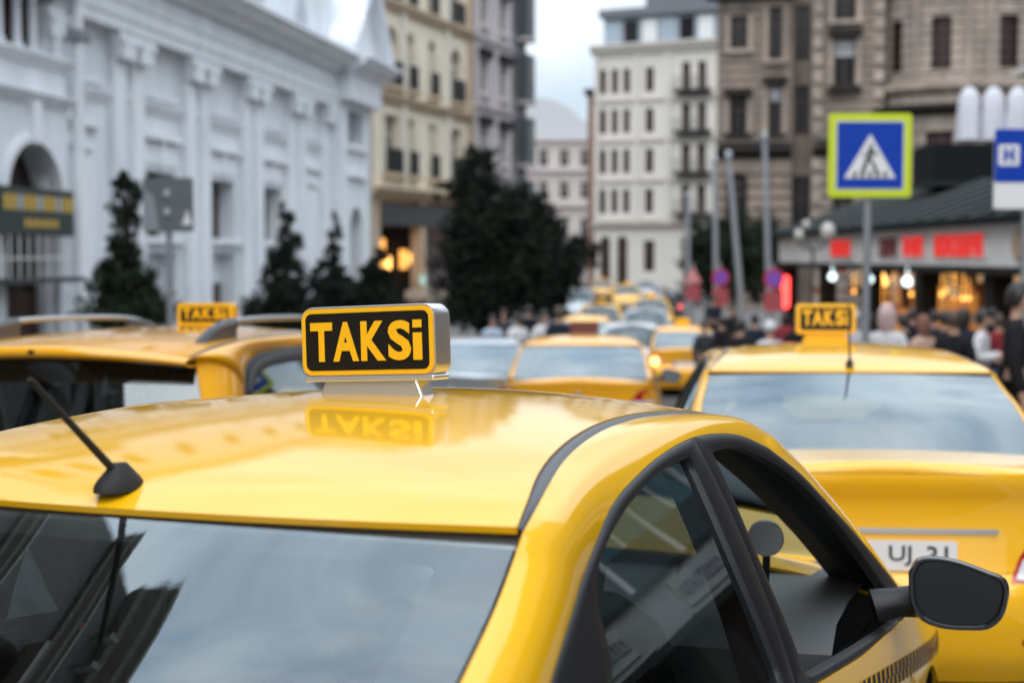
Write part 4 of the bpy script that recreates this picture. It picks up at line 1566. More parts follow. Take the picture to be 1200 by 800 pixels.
# right pavilion with pediment
W.box('return_wall', o + 22.85, o + 22.95, -.699, .2, G0, 9.7, WHITE)
W.box('return_wall', o - 2.45, o - 2.35, -.549, .2, G0, 9.7, WHITE)
xr0, xr1 = o + 22.9, o + 28.0
W.wall(xr0, xr1, G0, 8.6, -.7, [(xr0 + 1.5, xr0 + 3.6, G0 + .14, 3.9, True), (xr0 + 1.2, xr0 + 3.9, 6.7, 8.3)], WHITE, reveal=.9, win=False)
W.window(xr0 + 1.5, xr0 + 3.6, G0 + .14, 3.9, .1, True, WFR, WGL, (2, 1))
W.window(xr0 + 1.2, xr0 + 3.9, 6.7, 8.3, .15, False, WFR, WGL, (2, 0))
W.box('window_sill', xr0 + 1.0, xr0 + 4.1, -.95, -.6, 6.45, 6.7, WHITE2, bevel=.03)
W.box('window_hood', xr0 + 1.1, xr0 + 4.0, -.95, -.7, 5.2, 5.45, WHITE2, bevel=.03)
W.prof('architrave', xr0, xr1, [(.05, 8.6), (-1.25, 8.6), (-1.25, 9.75), (.05, 9.75)], WHITE2)
W.cornice(xr0 - .3, xr1 + .3, 9.75, .75, 1.1, WHITE2, y=-1.1)
W.box('side_wall', xr1 - .3, xr1, -.7, 14, G0, 10.4, WHITE)
mb = MB()
cx = (xr0 + xr1) / 2
mb.prism([(xr0 - .4, 10.5 - G0), (xr1 + .5, 10.5 - G0), (cx, 14.2 - G0)], -1.1, 4)
mb.build('pediment', WHITE, W.root)
for a_, b_ in (((xr0 - .8, 10.45), (cx, 14.25)), ((cx, 14.25), (xr1 + .6, 10.45))):
    mb = MB()
    d = .55
    mb.prism([(a_[0], a_[1] - G0), (b_[0], b_[1] - G0), (b_[0], b_[1] + d - G0), (a_[0], a_[1] + d - G0)], -1.75, 0)
    mb.build('raking_cornice', WHITE2, W.root, bevel=.04)
W.box('rear_mass', 0.3, xr1 - .4, 1.2, 14, G0, 10.2, WHITE)
W.box('roof', 0, xr1, .2, 14, 13.0, 13.3, SLATE)

# ---- cream corner block
CY = 20.0
C = Bld('cream_building', -7.6, 74.5, CY, 'cream stone apartment building with arched windows and a lit shop below')
ops, ops2 = [], []
cols = [(3.2, 2.0), (5.75, 1.15), (8.8, 1.15), (12.45, 1.85)]
for x, w in cols:
    ops.append((x - w / 2, x + w / 2, 10.8, 14.0, True))
    ops.append((x - w / 2, x + w / 2, 6.1, 9.25, False))
    ops.append((x - w / 2, x + w / 2, 15.4, 18.3, False))
    ops.append((x - w / 2, x + w / 2, 20.0, 22.6, False))
C.wall(0, 14.7, 4.7, 30, 0, ops, CREAM, reveal=.45, frame=CREAMW, pane=mat('pane_tan', (.20, .17, .13), .2, var=.4), mull=(1, 1))
for x, w in cols:
    for z in (10.8, 6.1, 15.4, 20.0):
        C.railing(x - w / 2 - .05, x + w / 2 + .05, -.25, z, 1.35, step=.09)
        C.box('balcony_slab', x - w / 2 - .25, x + w / 2 + .25, -.4, .0, z - .22, z, CREAM2)
    C.box('window_surround', x - w / 2 - .35, x - w / 2 - .08, -.1, .02, 10.8, 13.2, CREAMW)
    C.box('window_surround', x + w / 2 + .08, x + w / 2 + .35, -.1, .02, 10.8, 13.2, CREAMW)
    C.box('window_surround', x - w / 2 - .3, x - w / 2 - .08, -.1, .02, 6.1, 9.2, CREAMW)
    C.box('window_surround', x + w / 2 + .08, x + w / 2 + .3, -.1, .02, 6.1, 9.2, CREAMW)
for z in (9.75, 14.75, 19.2, 24.0, 29.4):
    C.cornice(0, 14.7, z, .55, .45, CREAM2, name='string_course')
C.cornice(0, 14.7, 4.7, .6, .8, CREAM2, name='shop_cornice')
for x in (0, 4.4, 10.6, 14.2):
    C.box('pilaster', x, x + .5, -.18, 0, 5.3, 30, CREAM2 if x in (0, 14.2) else CREAMW)
C.box('pier', 0, 1.6, -.05, .6, G0, 4.7, CREAM2)
C.box('pier', 7.0, 7.7, -.05, .6, G0, 4.7, CREAM2)
C.box('pier', 13.8, 14.7, -.05, .6, G0, 4.7, CREAM2)
C.box('shop_recess', 1.6, 13.8, 2.5, 2.7, G0, 4.7, SHOPD)
C.box('shop_fascia', 1.6, 13.8, -.1, .3, 3.3, 4.5, mat('fascia_dark', (.025, .025, .03), .5))
for (x, z, w, h) in ((2.9, .9, .7, .6), (4.9, .6, .85, 2.0), (5.9, .9, .6, .7), (7.9, .9, .9, 1.1), (4.6, 2.2, .5, .9), (9.3, 1.2, .5, .6), (2.2, 2.9, .5, .5), (10.8, .5, .7, 1.3)):
    lamp = C.box('lit_display', x, x + w, 1.6, 1.75, z, z + h, WARM if h > .55 and w > .65 else WARM2, bevel=.04)
C.box('lit_display', 6.6, 7.3, -.2, -.1, .0, .55, mat('mint_box', (.40, .55, .48), .5, emit=(.4, .7, .6), estr=.25))
C.box('awning', 4.6, 8.8, -1.8, -.1, -.75, -.25, mat('beige_awning', (.55, .46, .36), .8))
C.box('rear_mass', .02, 14.68, .9, 12, 4.75, 30, CREAM)
C.box('side_wall', -.02, .3, .0, 12, G0, 30, CREAM2)

# ---- mauve house next to it
mx_, my_ = facade_point(-7.6, 74.5, CY, 14.7)
M_ = Bld('mauve_building', mx_, my_, CY, 'grey mauve tenement next to the cream building, with hooded windows')
ops = []
for z in (3.4, 7.6, 11.8, 16.0, 20.0):
    for x in (1.7, 5.2):
        ops.append((x - .55, x + .55, z, z + 2.1, False))
M_.wall(0, 6.8, G0, 28, -.25, ops, MAUVE, reveal=.3, pane=WGL, frame=WFW)
for z in (3.4, 7.6, 11.8, 16.0, 20.0):
    for x in (1.7, 5.2):
        M_.box('window_hood', x - .9, x + .9, -.6, -.2, z + 2.2, z + 2.75, DKST)
        M_.box('window_sill', x - .8, x + .8, -.5, -.2, z - .25, z, MAUVE2)
    M_.cornice(0, 6.8, z - 1.1, .3, .25, MAUVE2, y=-.25, name='string_course')
M_.box('rear_mass', .02, 6.78, .1, 12, G0, 28, MAUVE)
# ---- narrow dark house with stacked bay balconies
nx_, ny_ = facade_point(-7.6, 74.5, CY, 21.5)
N_ = Bld('bay_house', nx_, ny_, CY, 'narrow dark house with stacked enclosed balconies at the street mouth')
ops = [(.6, 1.4, z, z + 2.4, False) for z in (4.0, 8.2, 12.4, 16.6)] + [(2.0, 2.8, z, z + 2.4, False) for z in (4.0, 8.2, 12.4, 16.6)]
N_.wall(0, 3.3, G0, 22, -.1, ops, mat('slate_render', (.17, .165, .18), .85, var=.2), reveal=.3)
for z in (3.6, 7.8, 12.0, 16.2):
    b_ = N_.box('bay', 1.6, 3.1, -.8, -.1, z, z + 3.1, mat('bay_teal', (.06, .075, .085), .5))
    N_.box('bay_window', 1.75, 2.95, -.83, -.78, z + 1.1, z + 2.7, WGL, parent=b_)
    N_.box('bay_slab', 1.5, 3.2, -.9, -.1, z - .2, z, MAUVE2, parent=b_)
N_.box('rear_mass', .02, 3.28, .25, 10, G0, 22, MATS['slate_render'])
N_.cornice(0, 3.3, 22, .5, .8, DKST)

# ---- low pale house with a vaulted roof closing the street
D = Bld('vaulted_building', 1.2, 165, 90, 'pale far building with a curved vaulted roof between the two street walls')
V = []
arc = [(x, 14.5 + 5.4 * math.sin(math.pi * min(1, (x + 5) / 14.0)) ** .8) for x in np.linspace(-5, 9, 19)]
mb = MB()
mb.prism([(-5, -G0 + 6)] + [(9, -G0 + 6)] + [(x, z - G0) for x, z in reversed(arc)], 1.0, 12)
mb.build('vaulted_roof', PALE, D.root)
ops = [(x, x + 1.1, z, z + 2.0, False) for x in (-3.2, -.6, 1.9, 4.3, 6.7, 9.0) for z in (4.0, 8.2, 11.9)]
D.wall(-5, 11, G0, 14.9, 0, ops, PINKST, reveal=.3, frame=WFW, pane=WGL)
for z in (7.1, 11.1, 14.6):
    D.cornice(-5, 11, z, .4, .5, MAUVE2, name='string_course')
D.box('penthouse', 4.5, 10.5, 2, 8, 14.9, 17.4, PALE)
D.box('rear_mass', -4.95, 10.95, .5, 12, G0, 14.8, PINKST)

# ---- white corner block up the street (front turns towards the camera)
FX, FY = 7.35, 127.0
FYAW = 114.0
K_ = Bld('corner_building', FX, FY, FYAW, 'white corner apartment block with glazed attic and iron balconies, far up the street')
rows = [15.9, 12.4, 8.9, 5.4]
ops = []
LW = 12.4
for z in rows:
    for x in (.75, 1.85, 2.95):
        ops.append((x - .32, x + .32, z, z + 2.1))
    ops.append((4.7, 5.45, z, z + 2.1))
    ops.append((8.0, 8.75, z, z + 2.4)); ops.append((9.4, 10.15, z, z + 2.4))
ops += [(.5, 1.5, G0 + .1, 3.4, True), (2.1, 3.1, G0 + .1, 3.4, True), (4.6, 5.6, .3, 3.0), (8.2, 9.8, G0 + .1, 2.6)]
K_.wall(0, LW, G0, 19.2, 0, ops, CORN, reveal=.28, frame=WFR, pane=WGB, mull=(1, 1))
for z in rows:
    K_.cornice(0, LW, z - .95, .35, .22, CORN2, name='string_course')
    s_ = K_.box('balcony_slab', 7.5, 10.7, -1.1, 0, z - .3, z - .05, DKST)
    K_.railing(7.5, 10.7, -1.1, z - .05, 1.1, step=.16, m=mat('grey_iron', (.09, .085, .085), .6))
for x in (0, 3.75, 6.6, 11.6):
    K_.box('pilaster', x, x + .35, -.18, 0, 4.4, 19.2, CORN)
K_.cornice(-.3, LW + .1, 19.2, .9, .8, CORN, y=0)
K_.cornice(-.3, LW + .1, 4.0, .5, .5, CORN2, name='shop_cornice')
K_.box('attic_wall', .5, LW, .9, 6, 20.0, 22.6, mat('attic_grey', (.24, .28, .32), .5))
for k in range(7):
    K_.box('attic_pane', .7 + k * 1.7, 2.0 + k * 1.7, .84, .92, 20.2, 22.3, [WGP, WGL, mat('pane_white', (.6, .62, .63), .3)][k % 3])
K_.box('attic_roof', .2, LW, .3, 8, 22.6, 23.3, SLATE)
K_.box('roof_house', 4.0, LW, 2.0, 9, 23.3, 25.4, SLATE)
K_.box('rear_mass', .02, LW - .02, .5, 14, G0, 19.2, CORN)
K2 = Bld('red_side_building', FX + 1.6, FY + 14, 114, 'red brown house edge behind the white corner block')
K2.wall(-1.6, 4, G0, 17.5, 0, [(-.9, .1, z, z + 2, False) for z in (5, 9, 13)], REDB, reveal=.3)
K2.box('rear_mass', -1.58, 4, .4, 10, G0, 17.5, REDB)
K2.cornice(-1.8, 4.2, 17.4, .6, .7, DKST)

# ---- brown stone block on the right
BY = 78.0
Bb = Bld('stone_building', 11.15, BY, 101, 'dark brown stone mansion block with bays behind the shops on the right')
ops = [(.7, 1.6, 12.8, 14.6), (2.75, 3.45, 12.2, 15.0), (.7, 1.6, 8.2, 10.2), (2.75, 3.45, 8.2, 10.8), (.5, 1.7, 2.6, 6.2, True)]
Bb.wall(0, 4.0, G0, 18.5, 0, ops, BRST, reveal=.35)
ops = [(.2, 1.0, 12.2, 15.2), (.2, 1.0, 8.2, 10.9), (.1, 1.1, 2.0, 6.0)]
Bb.wall(4.0, 5.1, G0, 19, .9, [(q[0] + 3.95, q[1] + 3.95, q[2], q[3]) for q in ops], BRST, reveal=.3)
Bb.box('return_wall', 5.05, 5.1, -1.2, 1.0, G0, 19, BRST)
ops = [(6.15, 7.25, 14.0, 16.0), (6.15, 7.25, 10.6, 13.0), (6.15, 7.25, 3.0, 6.2, True)]
Bb.wall(5.1, 8.7, G0, 20, -1.2, ops, BRST, reveal=.4)
Bb.box('return_wall', 8.68, 8.74, -1.2, 1.2, G0, 20, BRST)
Bb.box('blind', 6.2, 7.2, -.92, -.86, 12.1, 13.0, mat('white_blind', (.5, .52, .54), .8))
Bb.box('blind', 2.8, 3.4, .2, .26, 10.0, 10.8, MATS['white_blind'])
for (x0, x1, y, zz) in ((.4, 1.9, 0, 10.3), (2.45, 3.75, 0, 10.9), (5.85, 7.55, -1.2, 13.15), (.4, 1.9, 0, 7.9), (5.85, 7.55, -1.2, 10.2), (2.45, 3.75, 0, 7.8)):
    Bb.box('window_hood', x0, x1, y - .55, y + .05, zz, zz + .35, DKST)
for z, h in ((6.9, .5), (7.6, .25), (15.6, .4)):
    Bb.cornice(0, 4.0, z, h, .6, DKST if z < 7 else BRST2, name='string_course')
    Bb.cornice(5.1, 8.8, z, h, .6, DKST if z < 7 else BRST2, y=-1.2, name='string_course')
Bb.cornice(-.6, 4.2, 15.4, .55, 1.3, DKST)
Bb.box('rear_mass', .02, 8.66, 1.35, 14, G0, 20, BRST)
# stone courses, quoins, railings and surrounds
for k in range(17):
    z = 7.9 + k * .46
    if z < 15.2:
        Bb.box('stone_course', -.02, 4.0, -.035, .0, z, z + .05, DKST)
        Bb.box('stone_course', 5.1, 8.7, -1.235, -1.2, z, z + .05, DKST)
for k in range(12):
    z = G0 + .6 + k * .62
    Bb.box('stone_course', -.02, 4.0, -.05, .0, z, z + .07, DKST)
    Bb.box('stone_course', 5.1, 8.7, -1.25, -1.2, z, z + .07, DKST)
for (x0, x1, y, z0, z1) in ((.7, 1.6, 0, 12.8, 14.6), (2.75, 3.45, 0, 12.2, 15.0), (.7, 1.6, 0, 8.2, 10.2), (2.75, 3.45, 0, 8.2, 10.8), (6.15, 7.25, -1.2, 14.0, 16.0), (6.15, 7.25, -1.2, 10.6, 13.0)):
    for xa, xb in ((x0 - .28, x0 - .04), (x1 + .04, x1 + .28)):
        Bb.box('window_surround', xa, xb, y - .14, y + .02, z0, z1, BRST2)
    Bb.box('window_sill', x0 - .35, x1 + .35, y - .3, y + .02, z0 - .22, z0 - .02, BRST2)
Bb.railing(5.2, 8.6, -1.75, 7.4, 1.0, step=.2)
Bb.railing(.1, 3.9, -.55, 7.4, .8, step=.2)
for z in np.arange(G0 + .5, 15, .9):
    Bb.box('quoin', 5.1, 5.55, -1.27, -1.2, z, z + .5, BRST2)
    Bb.box('quoin', 8.2, 8.7, -1.27, -1.2, z, z + .5, BRST2)
# rounded corner tower
tw = Vector((13.0, 1.6))
def tower(z0, z1, r, m, name, ops=(), y0=0):
    V, n = [], 25
    A = [R(200 + 140 * k / (n - 1)) for k in range(n)]
    for z in (z0, z1):
        for t in A:
            V.append((tw.x + r * math.cos(t) * 1.25, tw.y + r * math.sin(t), z - G0))
    F = gridfaces(2, n)
    return V, F, n
def tower_wall(z0, z1, r, m, wins, name='tower_wall'):
    """curved wall with openings: wins = (centre angle deg, half width deg, za, zb)"""
    n = 71
    A = [200 + 140 * k / (n - 1) for k in range(n)]
    zs = sorted({z0, z1} | {q for w in wins for q in w[2:4]})
    V, F = [], []
    for z in zs:
        for t in A:
            V.append((tw.x + r * math.cos(R(t)) * 1.25, tw.y + r * math.sin(R(t)), z - G0))
    for j in range(len(zs) - 1):
        for k in range(n - 1):
            c, z = (A[k] + A[k + 1]) / 2, (zs[j] + zs[j + 1]) / 2
            if any(abs(c - w[0]) < w[1] and w[2] < z < w[3] for w in wins):
                continue
            F.append((j * n + k, j * n + k + 1, (j + 1) * n + k + 1, (j + 1) * n + k))
    link(name, mesh(name, V, F, m, True), Bb.root)
    for w in wins:
        mb = MB()
        P = []
        for t in (w[0] - w[1] - .5, w[0] + w[1] + .5):
            for rr_ in (r - .45,):
                P.append((tw.x + rr_ * math.cos(R(t)) * 1.25, tw.y + rr_ * math.sin(R(t))))
        mb.add([(P[0][0], P[0][1], w[2] - G0), (P[1][0], P[1][1], w[2] - G0), (P[1][0], P[1][1], w[3] - G0), (P[0][0], P[0][1], w[3] - G0)], [(0, 1, 2, 3)])
        f = mb.build('window', [WGL, mat('pane_wine', (.055, .018, .022), .25, spec=.4)][w[3] < 15], Bb.root)
        fr = MB()
        for t in (w[0] - w[1], w[0], w[0] + w[1]):
            x, y = tw.x + (r - .4) * math.cos(R(t)) * 1.25, tw.y + (r - .4) * math.sin(R(t))
            fr.box(x - .05, x + .05, y - .04, y + .04, w[2] - G0, w[3] - G0)
        fr.build('window_frame', WFR, f)
def tower_ring(z0, z1, r, d, m, name):
    n = 49
    A = [R(200 + 140 * k / (n - 1)) for k in range(n)]
    pr = [(r - .1, z0), (r + d * .4, z0 + (z1 - z0) * .2), (r + d, z0 + (z1 - z0) * .6), (r + d, z1), (r - .1, z1)]
    V = []
    for q, z in pr:
        for t in A:
            V.append((tw.x + q * math.cos(t) * 1.25, tw.y + q * math.sin(t), z - G0))
    link(name, mesh(name, V, gridfaces(len(pr), n), m), Bb.root)
RT = 3.9
tower_wall(9.3, 15.3, RT, BRST2, [(252, 5.5, 11.2, 13.9), (292, 5.5, 11.2, 13.9), (222, 5, 11.2, 13.9), (322, 5, 11.2, 13.9)])
tower_wall(15.9, 22, RT, BRST2, [(245, 6, 16.2, 18.6), (265, 6, 16.2, 18.6), (285, 6, 16.2, 18.6), (305, 6, 16.2, 18.6)])
tower_wall(G0, 8.9, RT + .1, BRST2, [(252, 7.5, 3.2, 8.0), (296, 9, 3.2, 8.0)])
for z_a, z_b in ((G0, 8.9), (9.3, 15.3), (15.9, 22)):
    tower_wall(z_a, z_b, RT - .48, DKST, [], name='tower_core')
tower_ring(15.2, 16.0, RT, .8, DKST, 'tower_cornice')
tower_ring(8.8, 9.4, RT, .9, DKST, 'tower_cornice')
tower_ring(9.9, 10.5, RT, .45, BRST2, 'tower_balcony')
for k in range(9):
    tower_ring(11.0 + k * .5, 11.06 + k * .5, RT, .03, DKST, 'stone_course')
for k in range(14):
    tower_ring(G0 + .8 + k * .66, G0 + .88 + k * .66, RT + .1, .03, DKST, 'stone_course')
for t in (236, 268, 280, 308):
    x, y = tw.x + (RT + .05) * math.cos(R(t)) * 1.25, tw.y + (RT + .05) * math.sin(R(t))
    MB().tube([(x, y, 10.5 - G0), (x, y, 15.2 - G0)], .17, 8).build('tower_column', BRST2, Bb.root, smooth=True)
Bb.box('side_wing', 8.7, 10.2, .6, 10, G0, 20, BRST)
Bb.box('side_wing', 16.4, 22, 1.0, 12, G0, 20, BRST2)
# ---- shop row on the right, running along the street past the camera (front faces the street)
SX = 9.75
S = empty('shop_arcade', (SX, 0, 0), 0, 'row of lit shops with white fascia and red letters on the right', 'shops')
def sbox(name, x0, x1, y0, y1, z0, z1, m, parent=None, bevel=0.0):
    return MB().box(x0, x1, y0, y1, z0, z1).build(name, m, parent or S, bevel=bevel)
FASC = mat('fascia_white', (.74, .71, .68), .6, var=.15, vscale=1)
REDT = mat('sign_red', (.55, .015, .010), .45, emit=(1, .03, .02), estr=.28)  # faint glow put into the letter colour to brighten the red
REDD = mat('sign_dark_red', (.16, .012, .014), .5)
DTEAL = mat('terrace_steel', (.02, .026, .028), .6, spec=.15)
TGLASS = mat('terrace_glass', (.07, .15, .175), .12, spec=.6)
Y0, Y1 = -14, 52
zf0, zf1 = 1.42, 2.28
sbox('fascia', .0, .3, 21, Y1, zf0, zf1, FASC)
sbox('near_fascia', .0, .3, Y0, 20.99, zf0 + .003, zf1 - .003, mat('fascia_grey', (.26, .26, .25), .6, var=.3, vscale=2))
sbox('fascia_ledge', -.25, .35, Y0, Y1, zf0 - .16, zf0, mat('ledge_dark', (.016, .015, .014), .7, spec=.1))
sbox('fascia_coping', -.08, .35, Y0, Y1, zf1, zf1 + .10, DTEAL)
sbox('ceiling', .3, 5.5, Y0, Y1, zf0 - .1, zf0 + .05, SHOPD)
sbox('back_wall', 5.0, 5.2, Y0, Y1, -3, zf0, mat('shop_wall_warm', (.20, .11, .05), .8, var=.5, vscale=.8))
sbox('shop_floor', .1, 5.0, 0, Y1, -1.6, -1.24, mat('shop_floor', (.2, .16, .12), .5))
# red lettering (too blurred to read): groups of upright strokes
def letters(y_far, y_near, m, seedv, sc=1.0):
    rnd = random.Random(seedv)
    root = sbox('sign_board', -.04, .0, y_near - .1, y_far + .1, zf0 + .14, zf1 - .12, FASC if y_far > 21 else mat('fascia_grey', (.26, .26, .25), .6, var=.3, vscale=2))
    y = y_far
    while y > y_near + .2 * sc:
        w = (.30 + rnd.random() * .12) * sc
        mb = MB()
        t_, z0_ = .1 * sc, zf0 + .2 + .25 * (1 - sc)
        h = (zf1 - zf0 - .38) * sc
        mb.box(-.075, -.035, y - t_, y, z0_, z0_ + h)
        mb.box(-.075, -.035, y - w, y - w + t_, z0_, z0_ + h)
        z = z0_ + h * rnd.choice((0, .42, .78))
        mb.box(-.074, -.036, y - w + t_, y - t_, z, z + .12 * sc)
        if rnd.random() < .6:
            mb.box(-.074, -.036, y - w + t_, y - t_, z0_ + h - .12 * sc, z0_ + h)
        mb.build('sign_letter', m, root)
        y -= w + .07 * sc
letters(43.3, 40.9, REDT, 1)
letters(37.6, 35.9, REDD, 2)
letters(35.3, 33.8, REDT, 3)
letters(32.7, 29.4, REDT, 4)
letters(20.5, 17.5, REDD, 5)
letters(13.2, 12.2, mat('sign_grey_letters', (.16, .16, .17), .5), 6, .5)
letters(10.6, 9.4, MATS['sign_grey_letters'], 7, .5)
mb = MB()
mb.lathe([(.001, -.06), (.30, -.06), (.30, 0)], 24, axis='x')
mb.build('round_emblem', mat('emblem_tan', (.40, .28, .18), .6), S, smooth=True).location = (-.02, 27.3, 1.85)
# piers, counters and displays
rnd = random.Random(11)
for y in (-12, -6, 0, 6, 12, 18, 24, 29.2, 34.3, 39.5, 45, 51):
    sbox('pier', .02, .45, y - .3, y + .3, -2.2 + (1.9 if y < 12 else 0), zf0, mat('pier_dark', (.022, .018, .015), .7, var=.3, spec=.1))
y = 4.0
k = 0
while y < 50:
    w = .7 + rnd.random() * 1.3
    g = ground_z(y) + .13
    typ = rnd.random()
    near = y < 21
    if typ < .5:
        h = 1.0 + rnd.random() * 1.0
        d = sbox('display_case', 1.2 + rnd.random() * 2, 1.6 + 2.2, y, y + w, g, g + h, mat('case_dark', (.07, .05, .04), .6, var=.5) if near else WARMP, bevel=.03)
    elif typ < .8:
        x = 3.6 + rnd.random()
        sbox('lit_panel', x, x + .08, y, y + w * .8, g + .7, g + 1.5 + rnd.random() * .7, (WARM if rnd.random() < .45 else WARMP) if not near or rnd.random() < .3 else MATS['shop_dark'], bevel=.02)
    else:
        sbox('lit_panel', 2.4, 2.48, y, y + w * .5, g + 1.3, g + 2.3, mat('display_pale', (.45, .38, .30), .6, emit=(1, .7, .45), estr=.18), bevel=.02)
    y += w + .25
for (yy, zz, h, w) in ((24.6, -1.0, 1.5, .9), (27.6, -1.0, 1.0, .6), (30.2, -.6, 1.2, .5), (35.6, -.7, 1.6, .55), (41.0, -.5, 1.5, .5)):
    sbox('lit_panel', .8, .95, yy, yy + w, zz, zz + h, WARM, bevel=.03)
for (yy, zz) in ((26.5, .55), (33.0, .9), (38.3, .6), (43.5, .8), (29.5, .75), (23.4, .2)):
    mb = MB()
    mb.lathe([(.01, .32), (.07, .22), (.14, .0), (.10, -.06), (.01, -.08)], 12)
    l_ = mb.build('pendant_lamp', WARM2, S, smooth=True)
    l_.location = (1.6, yy, zz)
for k in range(46):
    yy = rnd.uniform(16, 50)
    mb = MB()
    rounded_box(mb, (0, 0, 0), (.05, .05, .05), sq=2)
    mb.tube([(0, 0, .04), (0, 0, .5)], .006, 5)
    mb.build('bulb', WARM2, S, smooth=True).location = (rnd.uniform(.5, 4.0), yy, rnd.uniform(.5, 1.0))
for yy in (37.9, 34.2, 42.2):
    mb = MB()
    rounded_box(mb, (0, 0, 0), (.12, .12, .12), sq=2)
    mb.tube([(0, 0, .1), (0, 0, .35)], .015, 6)
    mb.build('globe_lamp', mat('globe_lit', (.7, .8, .8), .3, emit=(.75, .95, 1), estr=1.6), S, smooth=True).location = (-.25, yy, 1.02)
goods = [mat('goods_%d' % i, q, .6, emit=q, estr=e_) for i, (q, e_) in enumerate((((.75, .38, .10), .25), ((.55, .22, .07), .12), ((.30, .12, .05), .05), ((.80, .55, .28), .3), ((.12, .05, .03), 0), ((.5, .08, .05), .1), ((.45, .36, .28), .1)))]  # most goods glow faintly, standing in for shop light on them
for k in range(150):
    yy = rnd.uniform(14, 50)
    g = ground_z(yy)
    xx = rnd.uniform(.5, 4.2)
    zz = g + rnd.choice((.9, 1.3, 1.7, 2.1, 2.4)) + rnd.uniform(-.1, .1)
    w, h = rnd.uniform(.12, .4), rnd.uniform(.15, .5)
    if zz + h < zf0 - .15:
        sbox('shop_goods', xx, xx + .2, yy, yy + w, zz, zz + h, rnd.choice(goods), bevel=.02)
for yy in np.arange(15, 50, 2.6):
    g = ground_z(yy)
    for dz in (.85, 1.25, 1.65, 2.05):
        sbox('shelf', 2.6, 3.0, yy, yy + 2.0, g + dz, g + dz + .04, mat('shelf_wood', (.16, .08, .035), .6))
# upright red neon sign at the far corner
ne = MB()
ne.prism(rr(-.13, .13, -.75, .40, .12, 5), 0, .06)
ne.build('neon_sign', mat('neon_red', (.8, .05, .05), .4, emit=(1.0, .06, .05), estr=2.6), S).location = (-.15, 49.9, .55)
# glazed terrace above the shops
sbox('terrace_floor', .3, 9, Y0, Y1, zf1 - .05, zf1 + .08, DTEAL)
for y in np.arange(Y0 + .5, 26, 3.0):
    sbox('terrace_post', .55, .68, y, y + .10, zf1, 5.4 - max(0, (y - 20)) * .045, WFW)
for y in np.arange(Y0 + .5, 24, 3.0):
    sbox('terrace_pane', .60, .63, y + .10, y + 1.5, zf1 + .9, 4.6, TGLASS)
    sbox('terrace_pane', .60, .63, y + 1.56, y + 3.0, zf1 + .9, 4.6, TGLASS)
    sbox('terrace_mullion', .54, .66, y + 1.47, y + 1.59, zf1 + .1, 4.6, WFW)
    sbox('terrace_panel', .58, .66, y + .10, y + 3.0, zf1 + .1, zf1 + .9, mat('panel_dark', (.03, .04, .042), .5))
    for q_ in (.78, 2.27):
        sbox('terrace_mullion', .55, .66, y + q_ - .04, y + q_ + .04, zf1 + .9, 4.6, WFW)
    sbox('terrace_rail', .56, .67, y + .10, y + 3.0, 4.6, 4.75, WFW)
V = [(-.9, Y0, 5.2), (-.9, 25.5, 4.9), (6.5, 25.5, 5.6), (6.5, Y0, 6.2)]
mb = MB()
mb.add([(v[0], v[1], v[2]) for v in V] + [(v[0], v[1], v[2] - .12) for v in V], [(0, 1, 2, 3), (7, 6, 5, 4), (0, 4, 5, 1), (1, 5, 6, 2), (2, 6, 7, 3), (3, 7, 4, 0)])
mb.build('terrace_awning', mat('awning_pale', (.55, .50, .45), .8, var=.15), S)
mat('canopy_slate', (.022, .027, .028), .9, var=.3, spec=.0)
for y in np.arange(24.5, Y1, 1.6):          # glazing bars over the sloping roof
    mb = MB()
    mb.add([(-.33, y, 2.45), (-.33, y + .07, 2.45), (3.18, y + .07, 3.78), (3.18, y, 3.78), (-.33, y, 2.40), (-.33, y + .07, 2.40), (3.18, y + .07, 3.72), (3.18, y, 3.72)],
           [(0, 1, 2, 3), (0, 4, 5, 1), (1, 5, 6, 2), (2, 6, 7, 3), (3, 7, 4, 0)])
    mb.build('roof_bar', mat('bar_grey', (.10, .11, .115), .5), S)
V = [(-.35, 24, 2.42), (-.35, Y1, 2.42), (3.2, Y1, 3.75), (3.2, 24, 3.75)]
mb = MB()
mb.add([(v[0], v[1], v[2]) for v in V] + [(v[0], v[1], v[2] - .12) for v in V], [(0, 1, 2, 3), (7, 6, 5, 4), (0, 4, 5, 1), (1, 5, 6, 2), (2, 6, 7, 3), (3, 7, 4, 0)])
mb.build('terrace_canopy', MATS['canopy_slate'], S)
# storeys above the near shops: pale house whose windows show in the side glass
H = Bld('pale_house', SX + 6.6, 21.5, 180, 'pale house above the near shops, just outside the right edge', z=-.9)
ops = []
for x in np.arange(1.2, 36, 3.2):
    for z in (6.8, 10.6, 14.4):
        ops.append((x, x + 1.3, z, z + 2.2, False))
H.wall(0, 38, 4.5, 18.5, 0, ops, mat('house_grey', (.30, .285, .27), .8, var=.12), reveal=.3, frame=WFW, pane=WGL)
for z in (6.0, 9.8, 13.6):
    H.cornice(0, 38, z, .35, .35, FASC, name='string_course')
H.cornice(0, 38, 18.5, .8, 1.2, FASC)
H.box('rear_mass', .02, 37.98, .4, 9, 4.5, 18.5, MATS['house_grey'])

